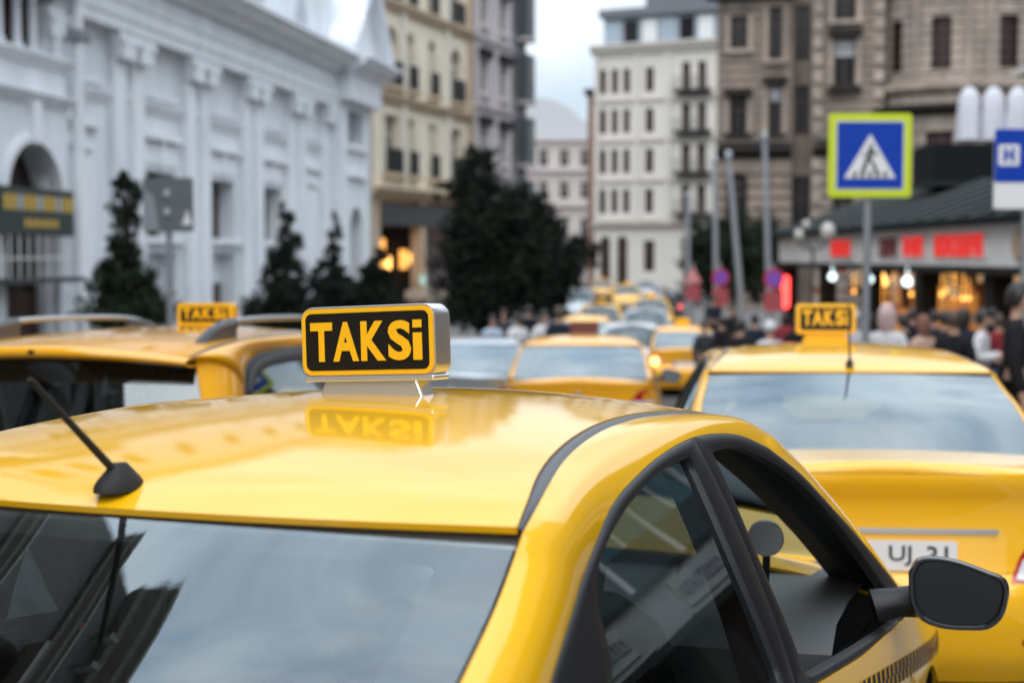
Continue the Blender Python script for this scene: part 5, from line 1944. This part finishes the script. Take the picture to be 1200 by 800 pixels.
# ---- dark mansion behind the camera on the left (seen in the rear window of the front taxi)
Q = Bld('mansion', -10.7, -18, 6, 'dark stone mansion with cornices beside the camera, outside the left edge', z=.0)
QM = mat('mansion_stone', (.19, .185, .17), .8, var=.45, vscale=1.2, streak=.3)
ops = []
for x in np.arange(1.5, 29, 2.6):
    for z in (3.0, 6.6, 10.2):
        ops.append((x, x + 1.2, z, z + 2.3, z > 10))
Q.wall(0, 31.6, -.5, 15.2, 0, ops, QM, reveal=.35, frame=mat('frame_grey', (.16, .16, .15), .6), pane=WGL)
for z in (2.2, 5.8, 9.4, 13.0):
    Q.cornice(-.2, 31.65, z, .4, .4, mat('mansion_band', (.34, .33, .30), .8), name='string_course')
    for x in np.arange(1.3, 29, 2.6):
        Q.box('window_hood', x, x + 1.6, -.35, 0, z + 3.05, z + 3.22, MATS['mansion_band'])
Q.cornice(-.4, 31.7, 15.1, .7, .9, MATS['mansion_band'])
for x in np.arange(0, 31, 1.0):
    Q.box('bracket', x, x + .18, -.4, 0, 14.6, 15.1, MATS['mansion_band'])
Q.box('rear_mass', .02, 31.58, .5, 12, -.5, 15.2, QM)
Q.box('side_wall', 31.5, 31.6, .02, 12, -.5, 15.2, QM)
# ------------------------------------------------------------------ trees
BARK = mat('bark', (.05, .042, .035), .9, var=.4, vscale=6, bump=.5, bscale=25)
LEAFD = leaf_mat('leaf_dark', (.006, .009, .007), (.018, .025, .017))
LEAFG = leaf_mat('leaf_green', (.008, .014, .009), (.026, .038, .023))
def tree(name, x, y, h, blobs, n, ls, m, label, trunk_r=.09, group='street trees', seedv=1, zbase=None, limbs=10):
    rs = np.random.RandomState(seedv)
    g = ground_z(y) + .13 if zbase is None else zbase
    t = empty(name, (x, y, g), 0, label, 'tree', group)
    mb = MB()
    top = max(b[2] for b in blobs)
    jx = rs.normal(0, .05, 6)
    P = [(jx[k] * k * .25, jx[5 - k] * k * .25, top * k / 5) for k in range(6)]
    mb.tube(P, [trunk_r * (1 - .15 * k) for k in range(6)], 8)
    for k in range(limbs):
        b = blobs[rs.randint(len(blobs))]
        z0 = top * (.25 + .6 * rs.rand())
        q = (b[0] + rs.normal(0, b[3] * .5), b[1] + rs.normal(0, b[4] * .5), b[2] + rs.normal(0, b[5] * .4))
        a = np.array((0, 0, min(z0, q[2] - .1))); q = np.array(q)
        mid = (a + q) / 2 + rs.normal(0, .06, 3)
        mb.tube([tuple(a), tuple(mid), tuple(q)], [trunk_r * .4, trunk_r * .28, trunk_r * .1], 6)
    mb.build('trunk', BARK, t, smooth=True)
    vol = np.array([b[3] * b[4] * b[5] for b in blobs]) ** .8
    vol = vol / vol.sum()
    nc = max(20, n // 28)
    idx = rs.choice(len(blobs), nc, p=vol)
    B = np.array(blobs, float)[idx]
    d = rs.normal(size=(nc, 3)); d /= np.linalg.norm(d, axis=1)[:, None]
    rad = rs.rand(nc, 1) ** .45
    C = B[:, :3] + d * rad * B[:, 3:6]
    per = rs.randint(0, nc, n)
    sc = np.minimum(B[per, 3:6].mean(1), 1.2)[:, None] * .16
    P = C[per] + rs.normal(size=(n, 3)) * sc
    P[:, 2] = np.maximum(P[:, 2], .15)
    u = rs.normal(size=(n, 3)); u /= np.linalg.norm(u, axis=1)[:, None]
    w = np.cross(u, rs.normal(size=(n, 3))); w /= np.linalg.norm(w, axis=1)[:, None]
    s = ls * (.6 + .8 * rs.rand(n, 1))
    V = np.stack([P - u * s, P + w * s * .45, P + u * s, P - w * s * .45], 1).reshape(-1, 3)
    me = bpy.data.meshes.new('crown')
    me.vertices.add(4 * n); me.vertices.foreach_set('co', V.ravel())
    me.loops.add(4 * n); me.loops.foreach_set('vertex_index', np.arange(4 * n))
    me.polygons.add(n); me.polygons.foreach_set('loop_start', np.arange(n) * 4)
    me.update(calc_edges=True)
    me.materials.append(m)
    link('crown', me, t)
    return t
def cone_blobs(h, z0, r, k=9, sparse=0):
    out = []
    rs = random.Random(int(h * 100))
    for i in range(k):
        f = i / (k - 1)
        z = z0 + (h - z0) * f
        rr_ = r * (1 - f * .82) * (.85 + .3 * rs.random()) * (.7 if i == 0 else 1)
        out.append((rs.uniform(-.12, .12) * r, rs.uniform(-.12, .12) * r, z, rr_, rr_, (h - z0) / k * .9))
    return out
def crown_blobs(c, r, k, seedv):
    rs = random.Random(seedv)
    out = []
    for i in range(k):
        a, e = rs.uniform(0, 6.28), rs.uniform(-.9, 1.2)
        q = rs.uniform(.35, .75)
        rr_ = rs.uniform(.32, .5)
        out.append((c[0] + r[0] * q * math.cos(a) * math.cos(e), c[1] + r[1] * q * math.sin(a) * math.cos(e), c[2] + r[2] * q * math.sin(e), r[0] * rr_, r[1] * rr_, r[2] * rr_))
    return out
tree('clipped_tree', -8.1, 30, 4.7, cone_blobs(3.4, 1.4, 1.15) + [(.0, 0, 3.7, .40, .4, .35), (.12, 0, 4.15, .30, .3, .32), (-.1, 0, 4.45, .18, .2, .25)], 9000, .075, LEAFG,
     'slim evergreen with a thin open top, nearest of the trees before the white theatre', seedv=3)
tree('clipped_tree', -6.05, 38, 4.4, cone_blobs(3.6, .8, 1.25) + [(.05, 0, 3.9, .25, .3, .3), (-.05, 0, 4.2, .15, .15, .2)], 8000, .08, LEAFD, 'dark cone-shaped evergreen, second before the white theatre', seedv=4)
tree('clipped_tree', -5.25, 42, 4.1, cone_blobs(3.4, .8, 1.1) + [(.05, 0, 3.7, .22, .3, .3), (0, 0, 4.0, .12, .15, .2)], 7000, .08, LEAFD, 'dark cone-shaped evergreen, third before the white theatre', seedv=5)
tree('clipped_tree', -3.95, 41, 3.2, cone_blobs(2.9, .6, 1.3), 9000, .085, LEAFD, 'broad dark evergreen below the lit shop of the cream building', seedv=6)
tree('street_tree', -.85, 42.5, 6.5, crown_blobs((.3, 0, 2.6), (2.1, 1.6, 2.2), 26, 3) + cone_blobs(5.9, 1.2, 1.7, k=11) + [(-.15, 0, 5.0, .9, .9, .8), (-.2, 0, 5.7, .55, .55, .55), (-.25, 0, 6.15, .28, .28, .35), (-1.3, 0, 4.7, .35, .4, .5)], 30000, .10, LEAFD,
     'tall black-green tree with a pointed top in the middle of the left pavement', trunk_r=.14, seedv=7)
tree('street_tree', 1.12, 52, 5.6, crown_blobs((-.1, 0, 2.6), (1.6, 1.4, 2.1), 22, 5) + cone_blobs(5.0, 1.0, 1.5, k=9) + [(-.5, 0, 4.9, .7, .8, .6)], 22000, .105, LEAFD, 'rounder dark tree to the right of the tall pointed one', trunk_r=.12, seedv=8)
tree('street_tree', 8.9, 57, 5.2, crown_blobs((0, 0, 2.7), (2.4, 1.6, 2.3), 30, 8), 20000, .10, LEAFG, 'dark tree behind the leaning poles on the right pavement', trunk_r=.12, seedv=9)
tree('street_tree', 5.0, 100, 5.0, crown_blobs((0, 0, 3.2), (1.3, 1.3, 1.9), 9, 9), 2500, .14, LEAFD, 'small far tree at the foot of the white corner block', seedv=10)

# ------------------------------------------------------------------ street furniture
STEEL = mat('galvanised', (.30, .32, .35), .5, metal=.6)
def pole(name, x, y, h, r, label, lean=(0, 0), cat='pole', m=STEEL, group=None, head=True):
    t = empty(name, (x, y, ground_z(y) + .13), 0, label, cat, group)
    mb = MB()
    mb.tube([(0, 0, 0), (lean[0] * .5, lean[1] * .5, h * .5), (lean[0], lean[1], h)], [r, r * .85, r * .65], 10)
    mb.build('shaft', m, t, smooth=True)
    mb = MB()
    mb.lathe([(r * 2.2, 0), (r * 2.2, .03), (r * 1.3, .05), (r * 1.3, .16), (r, .18)], 12)
    mb.build('base_flange', m, t, smooth=True)
    if head:
        mb = MB()
        mb.lathe([(.01, r * 2), (r * .9, r * 1.2), (r * 1.1, 0), (r * .6, -r)], 10, c=(lean[0], lean[1], h))
        mb.build('finial', m, t, smooth=True)
    return t
pole('flag_pole', 6.2, 50, 5.0, .10, 'pale thin pole, leftmost of four before the dark tree', (-.05, 0), group='poles on the right pavement')
pole('flag_pole', 6.55, 45.5, 5.9, .10, 'pale thin pole, second from the left before the dark tree', (-.1, 0), group='poles on the right pavement')
pole('flag_pole', 6.45, 39, 5.6, .10, 'pole that leans clearly to the left before the dark tree', (-.55, 0), group='poles on the right pavement')
pole('flag_pole', 7.3, 40, 6.2, .10, 'rightmost and tallest pole before the dark tree', (-.25, 0), group='poles on the right pavement')

def sign_post(name, x, y, h, label, cat='sign'):
    t = empty(name, (x, y, ground_z(y) + .13), 0, label, cat)
    mb = MB()
    mb.tube([(0, .05, 0), (0, .05, h)], .038, 12)
    mb.build('post', STEEL, t, smooth=True)
    return t
SBLUE = mat('sign_blue', (.004, .045, .38), .45, spec=.2)
SLIME = mat('sign_lime', (.55, .66, .012), .4)
SWHITE = mat('sign_white', (.72, .73, .75), .4)
SRED = mat('sign_red_print', (.42, .02, .03), .4)
SPURP = mat('sign_purple', (.16, .06, .36), .4)
# pedestrian crossing sign
cx_, cf = 3.40, 13.6
px_ = cx_
cw = sign_post('crossing_sign', cx_, cf, 3.4, 'blue pedestrian crossing sign with a bright lime border on a grey post')
gz_ = ground_z(cf) + .13
zc = 2.585 - gz_
def sboard(root, name, poly, y0, y1, m, parent=None):
    return MB().prism(poly, y0, y1).build(name, m, parent or root)
b0 = sboard(cw, 'board', rr(-.395, .395, zc - .395, zc + .395, .03, 4), -.012, .0, SLIME)
b1 = sboard(cw, 'blue_field', rr(-.315, .315, zc - .315, zc + .315, .006, 3), -.016, -.0122, SBLUE, b0)
b1b = sboard(cw, 'white_line', rr(-.325, .325, zc - .325, zc + .325, .006, 3), -.0140, -.0121, SWHITE, b0)
sboard(cw, 'white_triangle', [(-.245, zc - .215), (.245, zc - .215), (0, zc + .20)], -.019, -.0162, SWHITE, b0)
fig = MB()
def fp(poly):
    fig.prism([(a_ * .36, zc - .03 + b_ * .36) for a_, b_ in poly], -.0215, -.0192)
fp([(.02 + .055 * math.cos(t), .33 + .055 * math.sin(t)) for t in np.linspace(0, 6.0, 9)])
fp([(-.10, .02), (.03, .0), (.09, .24), (-.02, .28)])
fp([(-.02, .27), (-.06, .22), (-.22, .06), (-.18, .02)])
fp([(.07, .25), (.03, .19), (.17, .05), (.21, .09)])
fp([(-.10, .03), (.0, .02), (-.16, -.40), (-.26, -.40)])
fp([(-.05, .03), (.04, .0), (.14, -.18), (.24, -.40), (.14, -.40), (.05, -.16)])
fig.build('walking_figure', INK, b0)
for k in range(5):
    x0 = -.165 + k * .072
    sboard(cw, 'zebra_bar', [(x0, zc - .205), (x0 + .036, zc - .205), (x0 + .044, zc - .155), (x0 + .012, zc - .155)], -.0213, -.0191, INK, b0)
mb = MB()
mb.box(-.06, .06, .0, .09, zc - .2, zc - .16); mb.box(-.06, .06, .0, .09, zc + .16, zc + .2)
mb.build('clamp', STEEL, cw)
# blue H sign at the right edge
hs = sign_post('hospital_sign', 4.70, 13.0, 3.2, 'blue and white H sign cut by the right edge')
gz_ = ground_z(13.0) + .13
z1, z0 = 2.78 - gz_, 2.06 - gz_
hb = sboard(hs, 'board', rr(-.32, .32, z0, z1, .02, 4), -.012, 0, SWHITE)
sboard(hs, 'blue_field', rr(-.32, .32, z0 + .24, z1, .02, 4), -.016, -.0122, SBLUE, hb)
sboard(hs, 'white_square', rr(-.285, -.095, z1 - .33, z1 - .14, .012, 4), -.0185, -.0162, SWHITE, hb)
text_part('letter', 'H', .1, SBLUE, hb, (-.19, -.0200, z1 - .235), (R(90), 0, 0), bold=.006, width=.10, height=.13)
sboard(hs, 'arrow', [(-.03, z1 - .26), (.12, z1 - .26), (.12, z1 - .31), (.22, z1 - .235), (.12, z1 - .16), (.12, z1 - .21), (-.03, z1 - .21)], -.0185, -.0162, SWHITE, hb)
# grey back of a sign on the left pavement
bs = sign_post('sign_back', -4.1, 17.0, 2.95, 'grey back of a square road sign before the white theatre')
gz_ = ground_z(17) + .13
zc = 2.24 - gz_
g_ = sboard(bs, 'board', rr(-.29, .31, zc - .32, zc + .32, .03, 4), -.02, -.005, mat('sign_back_grey', (.12, .145, .16), .55, var=.2, vscale=4))
sboard(bs, 'reflection_triangle', [(.17, zc - .24), (.29, zc - .24), (.24, zc - .05)], -.0235, -.0202, SWHITE, g_)  # white triangle painted in for a reflection on the sign back
sboard(bs, 'pale_patch', [(-.28, zc - .30), (-.10, zc - .30), (-.16, zc + .1), (-.28, zc + .2)], -.0235, -.0202, mat('sign_back_pale', (.24, .27, .30), .6), g_)  # paler left part of the board
for dz in (.12, -.10):
    sboard(bs, 'clamp', rr(-.032, .032, zc + dz - .02, zc + dz + .06, .01, 3), -.05, -.022, mat('clamp_grey', (.42, .44, .46), .5))
# no-parking discs along the right pavement
for (x, y, zd, lab, dc) in ((6.62, 36, 1.06, 'purple no-parking disc over a red plate beside the neon sign', SPURP),
                            (6.15, 42.0, 1.0, 'purple round sign with red plate below, middle of three', SPURP),
                            (5.85, 46, 1.02, 'pink triangular sign farthest left of the three small ones', None)):
    t = sign_post('parking_sign', x, y, 2.7, lab)
    g = ground_z(y) + .13
    if dc:
        mb = MB()
        mb.lathe([(.001, -.03), (.26, -.03), (.26, 0), (.001, 0)], 24, c=(0, 0, zd - g), axis='y')
        d = mb.build('disc', SRED, t)
        mb = MB()
        mb.lathe([(.001, -.035), (.20, -.035), (.20, -.03)], 24, c=(0, 0, zd - g), axis='y')
        mb.build('disc_face', dc, d)
    else:
        sboard(t, 'triangle', [(-.28, zd - g - .25), (.28, zd - g - .25), (0, zd - g + .28)], -.03, 0, mat('sign_pink', (.55, .22, .22), .5))
    sboard(t, 'lower_plate', rr(-.24, .24, zd - g - .82, zd - g - .32, .02, 3), -.03, 0, mat('sign_faded_red', (.30, .05, .06), .5))
# globe street lamp before the shops
t = pole('street_lamp', 8.55, 40.5, 3.1, .06, 'street lamp with white globes left of the crossing sign', (0, 0), cat='lamp', m=IRON, head=False)
for dx, dz, r_ in ((.42, .50, .21), (-.40, .40, .14), (-.2, .70, .11)):
    mb = MB()
    rounded_box(mb, (dx, 0, 3.1 + dz), (r_, r_, r_ * 1.25), sq=2)
    gl = mb.build('globe', mat('globe_glass', (.42, .40, .37), .3), t, smooth=True)
    mb = MB()
    mb.tube([(0, 0, 3.05), (dx * .7, 0, 3.0 + dz * .4), (dx, 0, 3.1 + dz - r_)], .025, 6)
    mb.build('bracket', IRON, t, smooth=True)
# closed white parasols and dark terrace bar over the shops
ter = MB().box(-1.2, 1.9, -.6, 1.5, 0, 1.05).build('terrace_bar', mat('bar_dark', (.008, .011, .012), .7, spec=.08))
ter.location = (12.9, 40.3, 3.7)
tag(ter, 'black terrace wall under the closed white parasols', 'terrace')
tt = MB().box(-1.25, 2.0, -.75, 1.7, 0, .12).build('terrace_slab', DTEAL, ter)
tt.location = (0, 0, -.12)
for k, (x, lab) in enumerate(((12.75, 'leftmost closed white parasol on the shop terrace'), (13.42, 'middle closed white parasol on the shop terrace'), (14.1, 'rightmost closed white parasol on the shop terrace'))):
    t = empty('parasol', (x, 40.0, 4.75), 0, lab, 'parasol', 'closed parasols on the terrace')
    mb = MB()
    V = []
    n = 20
    prof = [(.05, 1.58), (.17, 1.50), (.25, 1.30), (.29, .9), (.31, .4), (.33, .1), (.20, .06)]
    for (r_, z) in prof:
        for q in range(n):
            a = 2 * math.pi * q / n
            f = r_ * (1 + .16 * math.cos(5 * a + k))
            V.append((f * math.cos(a), f * math.sin(a), z))
    mb.add(V, gridfaces(len(prof), n, True))
    mb.build('cloth', mat('parasol_cloth', (.55, .56, .62), .85, var=.15, vscale=5), t, smooth=True)
    MB().tube([(0, 0, 0), (0, 0, 1.65)], .025, 8).build('stem', STEEL, t, smooth=True)

# ------------------------------------------------------------------ people
SKIN = mat('skin', (.42, .25, .18), .55)
SHOE = mat('shoe_black', (.015, .015, .016), .5)
def skin_mesh(verts, edges, root=0, sub=2):
    me = bpy.data.meshes.new('skinned')
    me.from_pydata([v[:3] for v in verts], edges, [])
    o = bpy.data.objects.new('skinned', me)
    COL.objects.link(o)
    md = o.modifiers.new('skin', 'SKIN')
    md.use_smooth_shade = True
    md.branch_smoothing = .6
    for k, v in enumerate(verts):
        r_ = v[3]
        me.skin_vertices[0].data[k].radius = (r_, r_) if not isinstance(r_, tuple) else r_
        me.skin_vertices[0].data[k].use_root = (k == root)
    s_ = o.modifiers.new('sub', 'SUBSURF')
    s_.levels = s_.render_levels = sub
    dg = bpy.context.evaluated_depsgraph_get()
    out = bpy.data.meshes.new_from_object(o.evaluated_get(dg))
    bpy.data.objects.remove(o)
    return out
def pose_mesh(pose):
    """figure 1.72 m tall facing -y"""
    st = {'stand': 0.0, 'walk': .22, 'hold': .05}[pose]
    V, E = [], []
    def v(x, y, z, r_): V.append((x, y, z, r_)); return len(V) - 1
    def e(a, b): E.append((a, b))
    pel = v(0, 0, .96, (.15, .11)); sp = v(0, .005, 1.15, (.135, .10)); ch = v(0, 0, 1.34, (.16, .11)); nk = v(0, .01, 1.47, .055)
    nk2 = v(0, -.005, 1.54, .052); hd = v(0, -.015, 1.62, .096); ht = v(0, -.01, 1.68, .086)
    for a, b in ((pel, sp), (sp, ch), (ch, nk), (nk, nk2), (nk2, hd), (hd, ht)): e(a, b)
    ns = v(0, -.108, 1.612, .014); e(hd, ns)
    J = {}
    for s in (1, -1):
        sh = v(s * .17, 0, 1.40, .058)
        f = s * st * .6
        if pose == 'hold':
            el = v(s * .23, .03, 1.14, .043); wr = v(s * .12, -.22, 1.16, .032); pa = v(s * .08, -.30, 1.18, .035)
            fd = Vector((-s * .3, -1, .1))
        else:
            el = v(s * .23, .03 + f * .4, 1.12, .043); wr = v(s * .24, -.03 + f, .88, .031); pa = v(s * .24, -.05 + f, .80, .034)
            fd = Vector((0, -.2, -1))
        e(ch, sh); e(sh, el); e(el, wr); e(wr, pa)
        P = Vector(V[pa][:3])
        fd.normalize()
        side = Vector((0, 1, 0)) if pose != 'hold' else Vector((0, 0, 1))
        for k, (off, L) in enumerate(((-.028, .065), (-.010, .080), (.009, .075), (.027, .058))):
            q1 = P + side * off + fd * (.03 + L * .5); q2 = P + side * off * 1.1 + fd * (.025 + L) + Vector((-s * .012, 0, 0))
            a = v(*q1, .010); b = v(*q2, .008); e(pa, a); e(a, b)
        q = P - side * .045 + fd * .02
        a = v(*q, .011); b = v(*(q + fd * .03 - side * .008), .009); e(pa, a); e(a, b)
        hp = v(s * .09, 0, .90, .088); g = s * st
        kn = v(s * .10, -.02 - g * .8, .50, .060); an = v(s * .10, .02 - g * 1.0 + (.1 if g < 0 else 0), .10 + (.06 if g < 0 else 0), .042)
        to = v(s * .11, -.13 - g * 1.0 + (.1 if g < 0 else 0), .035 + (.03 if g < 0 else 0), .036)
        e(pel, hp); e(hp, kn); e(kn, an); e(an, to)
        J[s] = dict(sh=sh, el=el, wr=wr, hp=hp, kn=kn, an=an, to=to)
    body = skin_mesh(V, E)
    def sub_skin(ids, eds, grow, tops=None, sub=2):
        VV = []
        for i in ids:
            x, y, z, r_ = V[i]
            r2 = tuple(q + grow for q in r_) if isinstance(r_, tuple) else r_ + grow
            VV.append((x, y, z, r2))
        m_ = {i: k for k, i in enumerate(ids)}
        return skin_mesh(VV, [(m_[a], m_[b]) for a, b in eds], sub=sub)
    j = J
    ids = [pel, sp, ch, nk] + [q for s in (1, -1) for q in (j[s]['sh'], j[s]['el'], j[s]['wr'])]
    eds = [(pel, sp), (sp, ch), (ch, nk)] + [q for s in (1, -1) for q in ((ch, j[s]['sh']), (j[s]['sh'], j[s]['el']), (j[s]['el'], j[s]['wr']))]
    jacket = sub_skin(ids, eds, .022)
    ids = [pel] + [q for s in (1, -1) for q in (j[s]['hp'], j[s]['kn'], j[s]['an'])]
    eds = [q for s in (1, -1) for q in ((pel, j[s]['hp']), (j[s]['hp'], j[s]['kn']), (j[s]['kn'], j[s]['an']))]
    trousers = sub_skin(ids, eds, .016)
    shoes = []
    for s in (1, -1):
        a, t_ = V[j[s]['an']], V[j[s]['to']]
        shoes.append(skin_mesh([(a[0], a[1] + .03, a[2] - .03, .052), (t_[0], t_[1] - .02, t_[2], .046)], [(0, 1)]))
    return dict(body=body, jacket=jacket, trousers=trousers, shoes=shoes)
POSES = {k: pose_mesh(k) for k in ('stand', 'walk', 'hold')}
def cap_mesh(kind):
    """hair / scarf shells around the head"""
    V, F = [], []
    nu, nv = 20, 12
    zmax = {'short': .55, 'long': 1.0, 'scarf': 1.05, 'hat': .1}[kind]
    for i in range(nv):
        ph = math.pi / 2 - (math.pi * .5 + zmax) * i / (nv - 1)
        for k in range(nu):
            t = 2 * math.pi * k / nu
            fx, fy, fz = math.cos(ph) * math.cos(t), math.cos(ph) * math.sin(t), math.sin(ph)
            g = 1.03 if kind != 'scarf' else 1.18
            x, y, z = .088 * g * fx, .10 * g * fy - .008, .125 * g * fz
            if fy < -.1 and z < .045 and kind in ('short', 'long', 'scarf'):
                lift = min(1, (-fy - .1) * 2.4)
                z = z + (.045 - z) * lift
                y = y * (1 - .12 * lift)
            if kind in ('long', 'scarf') and fz < -.1 and fy > -.3:
                z -= .12 * (-fz - .1)
                x *= 1.1
            V.append((x, y, 1.635 + z))
    F = gridfaces(nv, nu, True)
    me = mesh('cap', V, F, None, True)
    return me
CAPS = {k: cap_mesh(k) for k in ('short', 'long', 'scarf', 'hat')}
def person(x, y, rz, top, trou, hairc, label, pose='stand', hair='short', h=1.72, bag=None, onroad=False):
    g = ground_z(y) + (0 if onroad else .13)
    t = empty('person', (x, y, g), rz, label, 'person', 'people in the street')
    t.scale = (h / 1.76,) * 3
    pm = POSES[pose]
    def add(name, me, m):
        o = link(name, me, t)
        if len(me.materials) == 0:
            me.materials.append(m)
        o.material_slots[0].link = 'OBJECT'
        o.material_slots[0].material = m
        return o
    b = add('body', pm['body'], SKIN)
    add('jacket', pm['jacket'], top)
    add('trousers', pm['trousers'], trou)
    for q in pm['shoes']:
        add('shoe', q, SHOE)
    add({'short': 'hair', 'long': 'hair', 'scarf': 'headscarf', 'hat': 'cap'}[hair], CAPS[hair], hairc)
    for s in (1, -1):
        mb = MB()
        rounded_box(mb, (s * .032, -.088, 1.645), (.011, .006, .007), sq=2)
        mb.build('eye', INK, t, smooth=True)
    if bag:
        mb = MB()
        rounded_box(mb, (.30, .02, .80), (.06, .15, .14), sq=4)
        mb.tube([(.28, -.08, .92), (.26, -.02, 1.15), (.26, .08, .92)], .01, 6)
        mb.build('handbag', bag, t, smooth=True)
    return t
c_ = lambda n, q: mat('cloth_' + n, q, .85, var=.2, vscale=12, spec=.15)
BLK, NVY, CHA = c_('black', (.014, .014, .016)), c_('navy', (.016, .02, .035)), c_('charcoal', (.04, .04, .045))
WHT, PNK, BEI, LBL = c_('white', (.60, .60, .62)), c_('pale_pink', (.58, .42, .42)), c_('beige', (.50, .34, .26)), c_('light_blue', (.40, .48, .60))
HBK, HBR = mat('hair_black', (.012, .010, .010), .5), mat('hair_brown', (.05, .03, .02), .5)
JEAN = c_('denim', (.06, .08, .13))
RED_ = c_('red', (.22, .03, .035))
pp = lambda px, f: (px - 600) / 1667 * f
PEOPLE = [
    (1040, 15.2, 150, WHT, JEAN, PNK, 'woman in pale pink headscarf and white top beside the crossing sign post', 'stand', 'scarf', 1.66, None),
    (903, 21, 200, WHT, BLK, WHT, 'person in white cap and white shirt at the left of the right-hand crowd', 'walk', 'hat', 1.70, None),
    (868, 23, 160, BLK, BLK, HBK, 'person in black coat standing below the leaning pole', 'stand', 'short', 1.74, None),
    (935, 24, 10, BLK, CHA, HBK, 'person in black coat left of the taxi sign on the right', 'stand', 'long', 1.68, None),
    (1000, 21.5, 30, WHT, JEAN, WHT, 'woman in white headscarf behind the right-hand taxi sign', 'stand', 'scarf', 1.70, None),
    (1060, 20, 190, BLK, BLK, HBK, 'dark-coated man facing the camera behind the pink-scarfed woman', 'stand', 'short', 1.66, None),
    (1083, 18.5, 210, BEI, BLK, c_('brown', (.20, .10, .075)), 'woman with brown scarf and beige top in the right-hand crowd', 'hold', 'scarf', 1.60, None),
    (1108, 20, 170, BLK, BLK, HBK, 'man in black jacket between the brown scarf and the white shirt', 'stand', 'short', 1.70, None),
    (1130, 19.5, 140, NVY, BLK, HBK, 'person in navy coat with dark hood of hair near the white shirt', 'stand', 'long', 1.72, None),
    (1152, 17, 60, WHT, JEAN, HBK, 'dark-haired person in a white shirt with arms raised at the front', 'hold', 'short', 1.66, None),
    (1192, 11.5, 75, BLK, BLK, HBK, 'dark-haired man in black jacket at the right edge, largest of the crowd', 'stand', 'short', 1.76, None),
    (1172, 22, 190, RED_, BLK, HBR, 'person in dark red top at the far right of the crowd', 'stand', 'short', 1.68, None),
    (577, 30, 20, LBL, BLK, HBK, 'person in light blue shirt under the tall pointed tree', 'stand', 'short', 1.75, None),
    (607, 31, 200, WHT, BLK, HBK, 'person in white shirt right of the tall tree trunk', 'walk', 'short', 1.75, None),
    (637, 29, 30, WHT, BLK, HBK, 'person in white top and black trousers crossing behind the silver saloon', 'walk', 'short', 1.86, BLK),
    (655, 28, 190, NVY, BLK, HBR, 'tall person in dark coat walking behind the middle taxi', 'stand', 'short', 1.95, None),
    (699, 47, 0, BLK, BLK, HBK, 'person in black seen over the roofs of the far taxis', 'stand', 'short', 1.85, None),
    (826, 27, 20, CHA, BLK, HBK, 'person in charcoal jacket at the right kerb beside the small yellow taxi', 'walk', 'short', 1.70, None),
    (846, 30, 200, BLK, JEAN, HBK, 'person in black below the middle parking sign', 'stand', 'short', 1.72, None),
    (781, 60, 10, CHA, BLK, HBR, 'far person in grey before the corner building', 'stand', 'short', 1.75, None),
    (885, 27, 185, NVY, BLK, HBK, 'person in navy between the white cap and the black coat', 'stand', 'short', 1.68, None),
    (920, 30, 175, RED_, BLK, HBK, 'person in dark red under the neon sign', 'stand', 'long', 1.66, None),
    (958, 27, 190, CHA, BLK, HBK, 'person in charcoal just left of the crossing sign post', 'stand', 'short', 1.72, None),
    (1020, 25, 170, BLK, BLK, HBK, 'person in black half hidden by the crossing sign post', 'stand', 'long', 1.70, None),
    (1096, 24, 185, CHA, BLK, HBK, 'person in charcoal behind the brown-scarfed woman', 'stand', 'short', 1.76, None),
    (1119, 16, 150, BLK, BLK, HBR, 'brown-haired person in black before the navy coat', 'hold', 'short', 1.62, None),
    (1070, 27, 200, NVY, JEAN, HBK, 'person in navy deep in the crowd under the red letters', 'stand', 'short', 1.78, None),
    (1165, 26, 180, BLK, BLK, HBK, 'person in black at the shop front behind the white shirt', 'stand', 'short', 1.80, None),
    (858, 34, 10, BLK, BLK, HBK, 'person in black farther along the right pavement', 'walk', 'short', 1.76, None),
    (836, 41, 190, NVY, BLK, HBR, 'person in navy beside the pink triangular sign', 'walk', 'short', 1.80, None),
    (620, 36, 200, BLK, BLK, HBK, 'person in black under the rounder dark tree', 'stand', 'short', 1.80, None),
    (590, 34, 10, CHA, BLK, HBK, 'person in charcoal between the two dark trees', 'walk', 'short', 1.78, None),
]
for (px__, f, rz, top, trou, hc, lab, pose, hair, h, bag) in PEOPLE:
    x = pp(px__, f)
    person(x, f, R(rz), top, trou, hc, lab, pose, hair, h, bag, onroad=KL(f) - .15 < x < KR(f) + .15)
